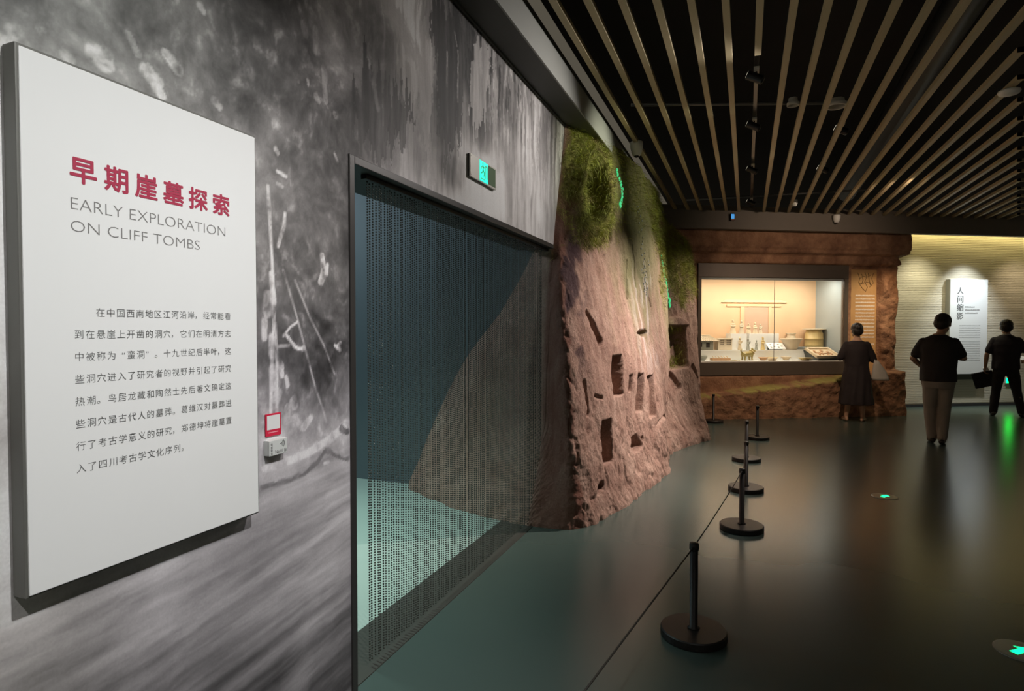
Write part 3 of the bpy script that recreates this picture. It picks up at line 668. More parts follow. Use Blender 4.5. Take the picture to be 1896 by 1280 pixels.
    tc = t.add('ShaderNodeTexCoord'); n = t.add('ShaderNodeTexNoise'); n.inputs['Scale'].default_value = 7; n.inputs['Detail'].default_value = 7; t.link(tc.outputs['Object'], n.inputs['Vector'])
    r = t.add('ShaderNodeValToRGB'); e = r.color_ramp.elements; e[0].position = .32; e[0].color = (.27, .18, .09, 1); e[1].position = .66; e[1].color = (.58, .62, .12, 1)
    q = e.new(.48); q.color = (.34, .37, .09, 1)
    t.link(n.outputs['Fac'], r.inputs['Fac']); t.link(r.outputs[0], t.b.inputs['Base Color']); t.b.inputs['Roughness'].default_value = .8
    me.materials.append(mm); me.validate()
    mo = bpy.data.objects.new('moss', me); C.objects.link(mo); mo.parent = o; mo['kind'] = 'stuff'
    # green and pale projected light streaks, put in as small beads along the seams
    me_g = mat('green_projected_glow', (.1, .5, .25, 1), .3, emit=(.08, 1.0, .38, 1), estr=.55)
    me_w = mat('pale_projected_glint', (.75, .8, .82, 1), .15)
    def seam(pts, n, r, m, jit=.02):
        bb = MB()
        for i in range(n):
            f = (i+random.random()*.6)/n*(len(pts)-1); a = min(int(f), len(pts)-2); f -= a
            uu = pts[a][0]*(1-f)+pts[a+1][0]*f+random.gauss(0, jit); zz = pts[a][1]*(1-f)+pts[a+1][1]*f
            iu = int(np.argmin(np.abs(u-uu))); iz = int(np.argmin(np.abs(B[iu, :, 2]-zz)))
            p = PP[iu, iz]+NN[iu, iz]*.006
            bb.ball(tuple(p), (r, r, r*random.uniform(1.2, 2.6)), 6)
        return bb.build('projected_light_bead', m, o, True)
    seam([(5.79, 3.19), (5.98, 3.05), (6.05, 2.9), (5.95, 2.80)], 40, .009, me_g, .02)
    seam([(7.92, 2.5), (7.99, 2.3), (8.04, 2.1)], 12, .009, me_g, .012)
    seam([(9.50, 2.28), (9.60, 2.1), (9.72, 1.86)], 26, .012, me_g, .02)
    seam([(6.78, 2.96), (6.99, 2.34), (6.93, 2.1), (6.9, 1.9)], 46, .006, me_w, .07)
    return o
rock_cliff()

# ============================ carved stone front around the display case ============================
def stone_front():
    us = np.concatenate([np.arange(-1.3, -.27, .03), [-.27], np.arange(-.24, 2.6, .025), [2.62], np.arange(2.64, 3.66, .02), [3.66]])
    zs = np.concatenate([np.arange(0, .74, .015), [.74], np.arange(.76, 2.68, .025), [2.70], np.arange(2.715, 3.30, .018), [3.30]])
    U, Z = np.meshgrid(us, zs, indexing='ij')
    led = .405+(U+.166)*.108
    f = fbm(U*3, Z*3, U*0, 5, 41)-.5; f2 = fbm(U*11, Z*11, U*0, 4, 42, .6)-.5
    p = np.zeros_like(U)
    low = sstep(.014, -.014, Z-led-f2*.03); p += low*(.32+f*.10+f2*.05)
    p += (1-low)*sstep(.74, .70, Z)*.03
    p += sstep(2.70, 2.72, Z)*.10 + sstep(2.86, 2.89, Z+f2*.02)*.13+sstep(2.95, 2.97, Z+f2*.02)*.03
    eave = (np.abs(Z-2.80) < .012)
    nich = sstep(2.68, 2.71, U)*sstep(3.24, 3.21, U)*sstep(.72, .8, Z)*sstep(2.66, 2.63, Z)
    p -= nich*.07
    pil = sstep(3.22, 3.26, U)*(1-low)
    p += pil*(.08+f*.16+f2*.10)*sstep(2.9, 2.7, Z)
    p += (f*.05+f2*.028)*(1-nich)*(.5+.8*sstep(2.85, 2.95, Z))
    edge = sstep(3.52, 3.66, U+f2*.10); p -= edge*.12*(1-sstep(2.86, 2.9, Z))
    V = np.stack([Q[0]+U*CU+p*SU, Q[1]+U*SU-p*CU, Z], -1)
    um = (us[:-1]+us[1:])/2; zm = (zs[:-1]+zs[1:])/2
    keep = ~((um[:, None] > -.26) & (um[:, None] < 2.61) & (zm[None, :] > .75) & (zm[None, :] < 2.69))
    keep &= ~((um[:, None] > 3.56) & (zm[None, :] < 2.86))
    ledm = np.exp(-((Z-led-.0+f2*.06)/.030)**2)*sstep(3.0, 2.6, U)*sstep(-.25, .1, f2+f)
    m = bpy.data.materials.new('brown_sandstone'); m.use_nodes = True; t = NT(m)
    tc = t.add('ShaderNodeTexCoord')
    n = t.add('ShaderNodeTexNoise'); n.inputs['Scale'].default_value = 3.0; n.inputs['Detail'].default_value = 8; n.inputs['Roughness'].default_value = .65
    t.link(tc.outputs['Object'], n.inputs['Vector'])
    r = t.add('ShaderNodeValToRGB'); e = r.color_ramp.elements; e[0].position = .3; e[0].color = (.16, .075, .045, 1); e[1].position = .7; e[1].color = (.50, .29, .17, 1)
    q = e.new(.5); q.color = (.33, .175, .10, 1)
    t.link(n.outputs['Fac'], r.inputs['Fac'])
    a = t.add('ShaderNodeAttribute'); a.attribute_name = 'ledge'
    mx = t.add('ShaderNodeMix', data_type='RGBA'); t.link(a.outputs['Fac'], mx.inputs['Factor']); t.link(r.outputs[0], mx.inputs[6]); mx.inputs[7].default_value = (.42, .40, .12, 1)
    t.link(mx.outputs[2], t.b.inputs['Base Color']); t.b.inputs['Roughness'].default_value = .85
    n2 = t.add('ShaderNodeTexNoise'); n2.inputs['Scale'].default_value = 30; n2.inputs['Detail'].default_value = 6; t.link(tc.outputs['Object'], n2.inputs['Vector'])
    bp = t.add('ShaderNodeBump'); bp.inputs['Strength'].default_value = .6; bp.inputs['Distance'].default_value = .03; t.link(n2.outputs['Fac'], bp.inputs['Height']); t.link(bp.outputs[0], t.b.inputs['Normal'])
    o = grid_mesh('wall_back', V, m, keep=keep, attrs={'ledge': ('f', ledm)})
    struct(o)
    b = MB().box(3.50, 3.56, -.02, 1.3, 0, 3.3, BWM()).box(-1.3, -.3, .02, .1, 0, 3.5, BWM())
    struct(b.build('wall_return', m)); return m
m_brown = stone_front()

# ============================ wall display case ============================
m_case = mat('dark_bronze_case', (.13, .105, .085, 1), .45, .2, var=.08)
m_caselin = mat('grey_case_lining', (.36, .39, .38, 1), .7, var=.03)
m_deck = mat('white_deck_board', (.80, .80, .77, 1), .5, var=.02)
m_back = mat('printed_tomb_backdrop', (.80, .54, .33, 1), .8, var=.14, vscale=2.2, stretch=(1, 1, 1))
DC = thing('display_case', 'large lit built-in glass display case in the brown stone wall with pottery inside', 'display case', (Q[0], Q[1], 0), ANG)
b = MB(); b.bbox(-.27, 2.61, -.03, .06, 2.465, 2.71, .006).bbox(-.27, 2.61, -.03, .06, .735, .965, .006).bbox(-.27, -.205, -.03, .06, .965, 2.465, .006).bbox(2.53, 2.61, -.03, .06, .965, 2.465, .006)
b.build('frame', m_case, DC)
b = MB(); b.bbox(-.205, 2.53, -.002, .03, 2.425, 2.463, .003); b.build('head_rail', m_caselin, DC)
MB().box(-.25, 2.66, .88, .92, .9, 2.6).build('back_panel', m_back, DC)
MB().box(2.60, 2.66, .03, .88, .9, 2.6).build('side_panel', m_caselin, DC)
MB().box(-.31, -.25, .03, .88, .9, 2.6).build('side_panel', m_caselin, DC)
MB().box(-.31, 2.66, .03, .92, 2.50, 2.56).build('roof_panel', m_caselin, DC)
MB().bbox(-.25, 2.60, -.01, .88, .955, .985, .004).build('deck', m_deck, DC)
MB().bbox(-.25, 2.12, .40, .88, .985, 1.164, .004).build('raised_shelf', m_deck, DC)
# relief of a tomb doorway on the backdrop
b = MB(); b.add([(.62, .88, 2.06), (1.98, .88, 2.06), (1.98, .845, 2.07), (.62, .845, 2.07), (.72, .88, 2.12), (1.88, .88, 2.12)], [(0,1,2,3), (3,2,5,4)]); b.bbox(.74, 1.86, .855, .88, 1.99, 2.03, .004)
b.bbox(1.02, 1.10, .858, .88, 1.10, 1.99, .004).bbox(1.60, 1.66, .858, .88, 1.10, 1.99, .004)
b.build('doorway_relief', m_back, DC)
m_shade = mat('printed_doorway_dark', (.62, .42, .30, 1), .8, var=.08)
MB().box(1.10, 1.60, .872, .879, 1.12, 1.985).build('doorway_print', m_shade, DC)
m_glass = bpy.data.materials.new('case_glass'); m_glass.use_nodes = True; t = NT(m_glass)
tr = t.add('ShaderNodeBsdfTransparent'); gl = t.add('ShaderNodeBsdfGlossy'); gl.inputs['Roughness'].default_value = .02; ms = t.add('ShaderNodeMixShader')
fz = t.add('ShaderNodeFresnel'); fz.inputs['IOR'].default_value = 1.35; tr.inputs[0].default_value = (.96, .98, .97, 1)
t.link(fz.outputs[0], ms.inputs[0]); t.link(tr.outputs[0], ms.inputs[1]); t.link(gl.outputs[0], ms.inputs[2]); t.link(ms.outputs[0], t.n['Material Output'].inputs[0])
MB().box(-.205, 1.186, .006, .012, .985, 2.43).build('glass_pane', m_glass, DC)
MB().box(1.192, 2.53, .006, .012, .985, 2.43).build('glass_pane', m_glass, DC)
MB().box(1.186, 1.192, .004, .014, .985, 2.43).build('pane_joint', m_case, DC)
area('case_light_bar', BW(1.15, .30, 2.49), BW(1.15, .62, 1.1), 37, 2.5, .10, (1, .88, .74), rot=(Matrix.Rotation(ANG, 3, 'Z') @ Matrix.Rotation(R(12), 3, 'X')).to_euler())
area('case_light_cool', BW(2.30, .25, 2.49), BW(2.3, .4, 1.0), 1.8, .3, .3, (.8, .95, 1), rot=(0, 0, ANG))

# ---- exhibits (u along the case, n depth, standing on deck 0.985 or shelf 1.135) ----
DK, SH = .986, 1.165
m_clay = mat('pale_clay', (.66, .53, .36, 1), .8, var=.16, vscale=14, bump=.4, bscale=40)
m_clay2 = mat('buff_pottery', (.62, .52, .38, 1), .75, var=.15, vscale=10, bump=.3, bscale=50)
m_grey = mat('grey_pottery', (.35, .35, .30, 1), .8, var=.2, vscale=14, bump=.3)
m_ochre = mat('ochre_glazed_pottery', (.62, .46, .20, 1), .45, var=.2, vscale=8, bump=.2)
m_greeng = mat('green_brown_glaze', (.38, .30, .10, 1), .3, var=.45, vscale=12, bump=.2)
m_red = mat('reddish_clay', (.60, .36, .20, 1), .8, var=.18, vscale=12, bump=.3)
m_plinth = mat('white_plinth', (.82, .81, .78, 1), .5, var=.02)
m_dark = mat('dark_slot', (.05, .04, .035, 1), .8)
m_black = mat('black_stand', (.05, .055, .05, 1), .5, var=.1)
def at(u, n, z): return BW(u, n, z)

def roof(b, x0, x1, y0, y1, z0, z1, ribs=11, ov=.0):
    """hipped pantile roof with round tile ridges"""
    rx = (x1-x0)*.22
    v = [(x0,y0,z0),(x1,y0,z0),(x1,y1,z0),(x0,y1,z0),(x0+rx,(y0+y1)/2,z1),(x1-rx,(y0+y1)/2,z1)]
    b.add(v, [(0,1,5,4),(1,2,5),(2,3,4,5),(3,0,4),(3,2,1,0)])
    for i in range(ribs):
        f = (i+.5)/ribs; xa = x0+(x1-x0)*f; xb = x0+rx+(x1-x0-2*rx)*f
        b.tube([(xa, y0, z0+.003), (xb, (y0+y1)/2, z1+.003)], .006, 5)
        b.tube([(xa, y1, z0+.003), (xb, (y0+y1)/2, z1+.003)], .006, 5)
    b.tube([(x0+rx-.01, (y0+y1)/2, z1+.006), (x1-rx+.01, (y0+y1)/2, z1+.006)], .011, 6)

t1 = thing('pottery_house', 'model pottery house with hipped tiled roof at the left end of the case', 'pottery', at(.10, .60, SH), ANG)
b = MB().bbox(-.19, .19, -.11, .11, 0, .17, .004); b.build('house_wall', m_grey, t1)
b = MB(); roof(b, -.27, .27, -.20, .17, .17, .27, 13); b.build('roof', m_clay2, t1)
MB().box(-.12, -.04, -.117, -.112, .06, .14).build('window', m_dark, t1); MB().box(.04, .11, -.117, -.112, .05, .13).build('window', m_dark, t1)
t1 = thing('pottery_granary', 'plain pottery granary box with punched lattice windows right of the model house', 'pottery', at(.54, .62, SH), ANG)
b = MB().bbox(-.14, .14, -.08, .08, 0, .20, .006).bbox(-.155, .155, -.095, .095, .195, .22, .006); b.build('box', m_clay2, t1)
b = MB()
for xx in (-.09, -.065, -.04, .03, .055, .08, .10):
    for zz in (.10, .135, .17): b.box(xx, xx+.012, -.084, -.079, zz, zz+.018)
b.build('lattice_holes', m_dark, t1)

def figurine(u, n, z, h, pose, label, m, wide=1.0):
    t1 = thing('pottery_figurine', label, 'figurine', at(u, n, z), ANG, 'pottery figurines in the display case')
    k = h; b = MB()
    w = wide
    b.rings([(0, 0, 0, .22*k*w, .15*k), (.10*k, 0, 0, .20*k*w, .14*k), (.30*k, 0, 0, .15*k*w, .12*k), (.46*k, 0, 0, .125*k*w, .09*k), (.58*k, 0, 0, .145*k*w, .09*k), (.68*k, 0, 0, .155*k*w, .095*k), (.75*k, 0, 0, .07*k, .06*k), (.78*k, 0, -.005, .045*k, .045*k)], 14)
    for s in (-1, 1):
        e = {'fold': (.15*k*s*w, -.04*k, .52*k), 'raise': (.17*k*s*w, -.02*k, .56*k)}[pose if s == 1 or pose == 'fold' else 'fold']
        hnd = (.03*k*s, -.12*k, .50*k) if (pose == 'fold' or s < 0) else (.20*k*w, -.08*k, .72*k)
        b.cap((.11*k*s*w, 0, .68*k), .045*k, e, .042*k, 7); b.cap(e, .042*k, hnd, .035*k, 7)
    body = b.build('robe', m, t1); remesh(body, .006, 2)
    b = MB().ball((0, -.01*k, .85*k), (.075*k, .08*k, .09*k), 12).ball((0, -.075*k, .845*k), (.012*k, .016*k, .018*k), 6)
    b.ball((-.062*k, 0, .85*k), (.012*k, .012*k, .025*k), 6).ball((.062*k, 0, .85*k), (.012*k, .012*k, .025*k), 6)
    b.build('head', m, t1, True)
    b = MB().rings([(.89*k, 0, 0, .083*k, .085*k), (.93*k, 0, .01*k, .072*k, .076*k), (.97*k, 0, .015*k, .040*k, .042*k), (1.0*k, 0, .015*k, .022*k, .022*k)], 12); b.build('headdress', m, t1, True)
    return t1
# plinths
def plinth(u, n, w, d, z0, z1, label, name='plinth'):
    o = MB().bbox(-w/2, w/2, -d/2, d/2, 0, z1-z0, .004).build(name, m_plinth); o.location = at(u, n, z0); o.rotation_euler = (0, 0, ANG)
    return tag(o, label, 'plinth', 'white plinths under the figurines')
plinth(.77, .70, .17, .20, SH, 1.469, 'narrow white plinth under the tallest pottery figurine')
plinth(1.255, .72, .36, .16, SH, 1.469, 'wide white plinth carrying the figurine group at the back')
plinth(.955, .72, .15, .14, SH, 1.469, 'white plinth under the second figurine from the left in the back row')
L_ = ['tallest pottery figurine, standing with folded hands, far left of the back row', 'pottery figurine in a tall cap, second from the left in the back row', 'small squat pottery figurine with spread robe, middle of the back row', 'pottery figurine with round head, fourth from the left in the back row', 'pottery figurine with one raised arm, right end of the back row']
for (u, h, pose, lb, m_, w) in [(.785, .27, 'fold', L_[0], m_clay, 1.15), (.960, .255, 'fold', L_[1], m_clay2, 1.0), (1.105, .20, 'fold', L_[2], m_clay, 1.3), (1.237, .215, 'fold', L_[3], m_clay, 1.15), (1.348, .185, 'raise', L_[4], m_clay2, 1.1)]:
    figurine(u, .72, 1.470, h, pose, lb, m_, w)
for (u, n, h, pose, lb, m_) in [(.82, .52, .24, 'raise', 'buff figurine raising an arm in the lower row below the second back figurine', m_clay), (.985, .52, .22, 'raise', 'small dark green dancing figurine in the lower row before the wide plinth', m_grey),
                                (1.15, .52, .19, 'fold', 'thin grey figurine in the lower row before the wide plinth', m_grey), (1.28, .52, .25, 'fold', 'brown standing figurine at the right end of the lower row', m_ochre)]:
    figurine(u, n, SH, h, pose, lb, m_, .8)
# white caption blocks and picture plate
o = MB().bbox(-.14, .14, -.03, .03, 0, .305, .004).build('caption_block', m_plinth); o.location = at(1.56, .70, SH); o.rotation_euler = (0, 0, ANG); tag(o, 'blank white upright caption block behind the picture plate in the case', 'caption block')
t1 = thing('picture_plate', 'tilted white plate with small grey photographs beside the pottery basin', 'plate', at(1.545, .46, SH), ANG)
Mx = Matrix.Translation((0, 0, .01)) @ Matrix.Rotation(R(40), 4, 'X')
b = MB().bbox(-.17, .17, 0, .17, 0, .012, .003, Mx); b.build('board', m_plinth, t1)
b = MB()
for i, (xx, yy) in enumerate([(-.13, .03), (-.06, .05), (.02, .03), (.09, .06), (-.11, .11), (.04, .11)]): b.box(xx, xx+.035, yy, yy+.03, .013, .014, Mx)
b.build('photograph', m_grey, t1)
MB().box(-.15, .15, .08, .10, 0, .07).build('stand', m_black, t1)
# basin, jar, large well-head vessel
t1 = thing('pottery_basin', 'wide-rimmed buff pottery basin tapering to a flat foot on the raised shelf', 'basin', at(1.875, .55, SH), ANG)
t1.scale = (.9, .9, .95)
MB().lathe([(.05, 0), (.10, 0), (.105, .0), (.125, .03), (.16, .12), (.185, .18), (.215, .205), (.22, .222), (.21, .226), (.19, .21), (.165, .17), (.12, .06), (.02, .05)], 32).build('bowl', m_clay2, t1, True)
o = MB().lathe([(.10, 0), (.15, 0), (.155, .06), (.16, .16), (.155, .25), (.13, .29), (.125, .31), (.165, .335), (.165, .35), (.12, .35), (.10, .32), (.02, .3)], 32).build('pottery_jar', m_clay2, None, True)
o.location = at(2.02, .785, SH); o.rotation_euler = (0, 0, ANG); o.scale = (.55, .55, .9)
tag(o, 'cylindrical buff pottery jar half hidden behind the basin', 'jar')
o = MB().bbox(-.24, .18, -.19, .19, 0, .225, .004).build('plinth', m_caselin); o.location = at(2.38, .66, .986); o.rotation_euler = (0, 0, ANG); tag(o, 'low grey block under the large ochre pottery well', 'plinth')
t1 = thing('pottery_well', 'large ochre cylindrical pottery well with wide flat rim at the right of the case', 'vessel', at(2.44, .62, .986), ANG)
MB().lathe([(.12, .10), (.17, .10), (.172, .16), (.168, .28), (.176, .285), (.176, .30), (.168, .305), (.165, .42), (.14, .47), (.15, .485), (.155, .50), (.155, .52), (.02, .52)], 36).build('drum', m_ochre, t1, True)
MB().lathe([(.15, .50), (.215, .505), (.22, .512), (.22, .525), (.16, .53), (.12, .53)], 36).build('rim', m_clay2, t1, True)
t1.location = at(2.42, .66, 1.130)
t1.scale = (1, .85, .82)
# rectangular pottery field model on a black sloping stand
t1 = thing('pottery_field_model', 'tilted rectangular pottery tray modelling a pond field on a black wedge stand', 'pottery', at(2.27, .06, DK), ANG)
b = MB(); b.add([(-.19,-.02,0),(.26,-.02,0),(.26,.34,0),(-.19,.34,0),(-.19,-.02,.03),(.26,-.02,.03),(.20,.34,.18),(-.25,.34,.18)], [(3,2,1,0),(4,5,6,7),(0,1,5,4),(1,2,6,5),(2,3,7,6),(3,0,4,7)]); b.build('wedge_stand', m_black, t1)
Mt = Matrix.Translation((0, -.03, .035)) @ Matrix.Rotation(R(22), 4, 'X')
b = MB().bbox(-.23, .25, 0, .40, 0, .02, .004, Mt).bbox(-.23, .25, 0, .035, .01, .05, .006, Mt).bbox(-.23, .25, .365, .40, .01, .05, .006, Mt).bbox(-.23, -.195, 0, .40, .01, .05, .006, Mt).bbox(.215, .25, 0, .40, .01, .05, .006, Mt)
b.build('tray', m_clay, t1)
b = MB()
for (xx, yy, rr) in [(-.10,.12,.02),(-.03,.18,.03),(.06,.10,.018),(.12,.22,.025),(-.12,.26,.022),(.03,.28,.03),(.14,.13,.02),(-.05,.08,.015)]: b.ball((xx, yy, .03), (rr, rr*1.5, .015), 8, Mt)
b.tube([(-.15,.2,.026),(0,.16,.026),(.16,.18,.026)], .007, 6, Mt); b.build('pond_relief', m_red, t1)
# animal figure: standing glazed pottery beast
t1 = thing('pottery_dog', 'standing green-brown glazed pottery dog with raised head on the white deck', 'figurine', at(1.20, .20, DK), ANG+R(14))
b = MB(); b.cap((-.09, 0, .125), .050, (.08, 0, .13), .058, 12); b.cap((.08, 0, .14), .052, (.13, 0, .19), .032, 10); b.cap((.13, 0, .20), .034, (.185, 0, .185), .020, 10)
for xx in (-.095, .085):
    for yy in (-.035, .035):
        b.cap((xx, yy, .12), .028, (xx+(.012 if xx < 0 else -.005), yy, .06), .019, 8); b.cap((xx+(.012 if xx < 0 else -.005), yy, .06), .019, (xx, yy, .012), .015, 8); b.cap((xx, yy, .014), .015, (xx+.02, yy, .012), .013, 8)
b.cap((-.13, 0, .15), .016, (-.16, 0, .20), .012, 8); b.cap((-.16, 0, .20), .012, (-.13, 0, .225), .009, 8)
b.cap((.12, -.018, .225), .012, (.11, -.022, .25), .005, 6); b.cap((.12, .018, .225), .012, (.11, .022, .25), .005, 6)
remesh(b.build('body', m_greeng, t1), .005, 3)
MB().lathe([(.058, 0), (.06, .008), (.058, .016)], 16, Matrix.Translation((.105, 0, .155)) @ Matrix.Rotation(R(55), 4, 'Y')).build('collar', m_ochre, t1)
t1.location = at(.80, .22, DK+.001); t1.scale = (.95, .95, .9)
# small things on the front deck
def house_tray(u, n, label, m_, w=.16):
    t1 = thing('pottery_tray', label, 'pottery', at(u, n, DK+.001), ANG)
    b = MB().bbox(-w, w, -.06, .06, 0, .045, .005); b.build('box', m_, t1)
    b = MB()
    for i in range(6): b.tube([(-w+.03+i*w/3.2, -.05, .047), (-w+.05+i*w/3.2, .05, .075)], .008, 6)
    b.build('ridges', m_clay, t1)
house_tray(.27, .20, 'low reddish pottery paddy tray with ridges at the left of the white deck', m_red, .17)
t1 = thing('pottery_basin_dark', 'grey pottery trough at the far left corner of the white deck', 'pottery', at(-.09, .26, DK+.001), ANG)
MB().rings([(0, 0, 0, .09, .07), (.05, 0, 0, .13, .10), (.09, 0, 0, .14, .11), (.095, 0, 0, .12, .09), (.05, 0, 0, .10, .07)], 24).build('trough', m_grey, t1, True); t1.name = 'pottery_trough'
b = MB()
for i in range(26):
    a = random.random()*6.28; r0 = random.random()
    b.ball((.17*r0*math.cos(a), .05*r0*math.sin(a), .008), (random.uniform(.006, .013), .006, .007), 6)
t1 = b.build('clay_grains', m_greeng); t1.location = at(.50, .12, DK); t1.rotation_euler = (0, 0, ANG); tag(t1, 'scatter of tiny clay pieces on the white deck before the green dog', 'fragments', None, 'stuff')
def dish(u, n, r, h, label, m_, nm='pottery_dish'):
    o = MB().lathe([(.3*r, 0), (.5*r, 0), (.55*r, .01), (.95*r, h*.9), (r, h), (.93*r, h), (.5*r, .25*h), (.05*r, .2*h)], 24).build(nm, m_, None, True)
    o.location = at(u, n, DK+.001); o.rotation_euler = (0, 0, ANG); return tag(o, label, 'dish', 'small dishes on the case deck')
dish(1.11, .22, .09, .055, 'reddish dish on the white deck right of the glazed dog', m_red)
dish(1.33, .28, .105, .05, 'shallow brown dish beside the glass joint, behind the reddish dish', m_ochre)
dish(1.56, .22, .09, .06, 'small pale cup-like dish in the middle of the white deck', m_clay)
dish(1.86, .10, .13, .045, 'wide flat ochre dish just left of the tilted field tray', m_ochre)
o = MB().rings([(0, 0, 0, .07, .04), (.03, 0, 0, .09, .05), (.05, 0, 0, .06, .035)], 14).build('pottery_duck_body', m_clay, None, True); o.name = 'pottery_boat'
o.location = at(1.20, .08, DK+.001); o.rotation_euler = (0, 0, ANG); tag(o, 'tiny pale pottery boat on the deck before the reddish dish', 'pottery')

# carved text niche right of the case
m_niche = mat('ochre_carved_niche', (.55, .33, .14, 1), .8, var=.22, vscale=4, bump=.5, bscale=18)
m_wtxt = mat('white_print', (.85, .78, .70, 1), .7)
TN = thing('text_panel_carved', 'narrow ochre text panel with carved beast and white print rows right of the case', 'panel', (Q[0], Q[1], 0), ANG)
MB().bbox(2.69, 3.235, .040, .09, .76, 2.64, .006).build('board', m_niche, TN)
b = MB()
for i in range(16):
    z = 2.155-i*.0635
    if i in (13,): continue
    x = 2.80
    x1 = 3.19 if i != 15 else 3.05
    while x < x1:
        w = random.uniform(.012, .022); b.box(x, min(x+w, x1), .036, .039, z+random.uniform(-.002, .003), z+random.uniform(.022, .028)); x += w+.005
b.build('print_rows', m_wtxt, TN)
b = MB()
random.seed(5)
for pts in [[(2.84,2.58),(2.88,2.48),(2.86,2.40),(2.92,2.32),(2.98,2.26)], [(2.98,2.60),(3.02,2.50),(2.98,2.42),(3.04,2.32),(3.0,2.24)], [(3.16,2.58),(3.12,2.48),(3.16,2.40),(3.08,2.32)], [(2.88,2.48),(2.95,2.52),(3.02,2.50),(3.10,2.54)], [(2.86,2.40),(2.94,2.38),(3.0,2.42),(3.1,2.40)], [(2.92,2.56),(2.95,2.45),(2.92,2.38)], [(3.05,2.58),(3.07,2.45),(3.1,2.36)]]:
    b.tube([(x, .038, z) for x, z in pts], .006, 6)
b.build('beast_relief', mat('dark_relief', (.24, .15, .065, 1), .8, var=.3), TN, True)

# ============================ bead curtain ============================
m_bead = mat('smoky_beads', (.07, .07, .06, 1), .2, .5)
def curtain():
    n = 10
    prof = [(0, -1), (.78, -.6), (1, 0), (.78, .6), (0, 1)]
    segs = 6; bv = []; bf = []
    bv.append((0, 0, -1))
    for q, z in prof[1:-1]:
        for k in range(segs): bv.append((q*math.cos(2*PI*k/segs), q*math.sin(2*PI*k/segs), z))
    bv.append((0, 0, 1))
    for k in range(segs):
        bf.append((0, 1+(k+1) % segs, 1+k)); bf.append((1+k, 1+(k+1) % segs, 7+(k+1) % segs)); bf.append((1+k, 7+(k+1) % segs, 7+k))
        bf.append((7+k, 7+(k+1) % segs, 13+(k+1) % segs)); bf.append((7+k, 13+(k+1) % segs, 13+k)); bf.append((13+k, 13+(k+1) % segs, 19))
    bv = np.array(bv)*np.array([.0045, .0045, .0047]); bf = np.array(bf)
    cs = []
    s = 2.232
    j = 0
    while s < 4.66:
        zt = 2.185; nb = 178
        off = rng.uniform(0, .004) + (.006 if j % 2 else 0)
        ph = rng.uniform(0, 6.28); am = rng.uniform(0, .003); xo = rng.normal(0, .0015)
        k = np.arange(nb); z = zt-off-k*.01215
        y = s+am*np.sin(z*1.3+ph); x = -1.575+xo+am*np.cos(z*1.1+ph)
        cs.append(np.stack([x, y, z], -1)); s += .0228+rng.normal(0, .0005); j += 1
    cs = np.concatenate(cs); N = len(cs)
    V = (cs[:, None, :]+bv[None]).reshape(-1, 3); F = (bf[None]+(np.arange(N)*20)[:, None, None]).reshape(-1)
    me = bpy.data.meshes.new('bead_curtain'); me.vertices.add(len(V)); me.vertices.foreach_set('co', V.reshape(-1).astype(np.float32))
    me.loops.add(len(F)); me.loops.foreach_set('vertex_index', F.astype(np.int32)); me.polygons.add(len(F)//3); me.polygons.foreach_set('loop_start', np.arange(0, len(F), 3, dtype=np.int32))
    me.polygons.foreach_set('use_smooth', np.ones(len(F)//3, dtype=bool)); me.update(calc_edges=True); me.materials.append(m_bead)
    o = bpy.data.objects.new('bead_curtain', me); C.objects.link(o)
    tag(o, 'dark bead curtain of close hanging strings filling the wide doorway', 'curtain', None, 'stuff')
curtain()

# ============================ introduction panel ============================
m_pface = mat('panel_face', (.84, .85, .84, 1), .45, var=.01)
m_pedge = mat('panel_grey_edge', (.15, .15, .135, 1), .5, .2)
m_redt = mat('crimson_print', (.42, .03, .075, 1), .6)
m_gray = mat('grey_print', (.22, .215, .21, 1), .6)
m_blk = mat('dark_print', (.10, .10, .10, 1), .6)
IP = thing('introduction_panel', 'large white introduction panel with crimson title in a grey frame on the printed wall', 'sign', (X0, 1.15, .93))
IP.location = (0, 0, 0)
MB().bbox(-1.518, -1.474, .812, 1.488, .927, 2.146, .003).build('frame', m_pedge, IP)
MB().bbox(-1.476, -1.470, .818, 1.482, .932, 2.139, .002).build('face', m_pface, IP)
XF = -1.4695
M0 = wallM(XF)
items = []
for i, ch in enumerate('早期崖墓探索'):
    v, f = glyph(ch, .0); a, b_, c_, d_ = bounds(v)
    cx = .949+i*.0796; k = .0655
    for ox, oy in [(0, 0)]+[(math.cos(q)*.0016, math.sin(q)*.0016) for q in np.linspace(0, 2*PI, 9)[:-1]]:
        items.append((v, f, cx-(a+b_)/2*k+ox, 1.8985-(c_+d_)/2*k+oy, k, k))
flat_text('title_lettering', items, m_redt, IP, M0)
flat_text('subtitle_lettering', [fitted('EARLY EXPLORATION', .919, 1.361, 1.8055, 1.8330, -.016), fitted('ON CLIFF TOMBS', .918, 1.270, 1.7535, 1.7795, -.016)], m_gray, IP, M0)
BODY = ['　　在中国西南地区江河沿岸，经常能看', '到在悬崖上开凿的洞穴，它们在明清方志', '中被称为“蛮洞”。十九世纪后半叶，这', '些洞穴进入了研究者的视野并引起了研究', '热潮。鸟居龙藏和陶然士先后著文确定这', '些洞穴是古代人的墓葬。葛维汉对墓葬进', '行了考古学意义的研究，郑德坤将崖墓置', '入了四川考古学文化序列。']
pitch = (1.3785-.9195)/18; gk = .0232
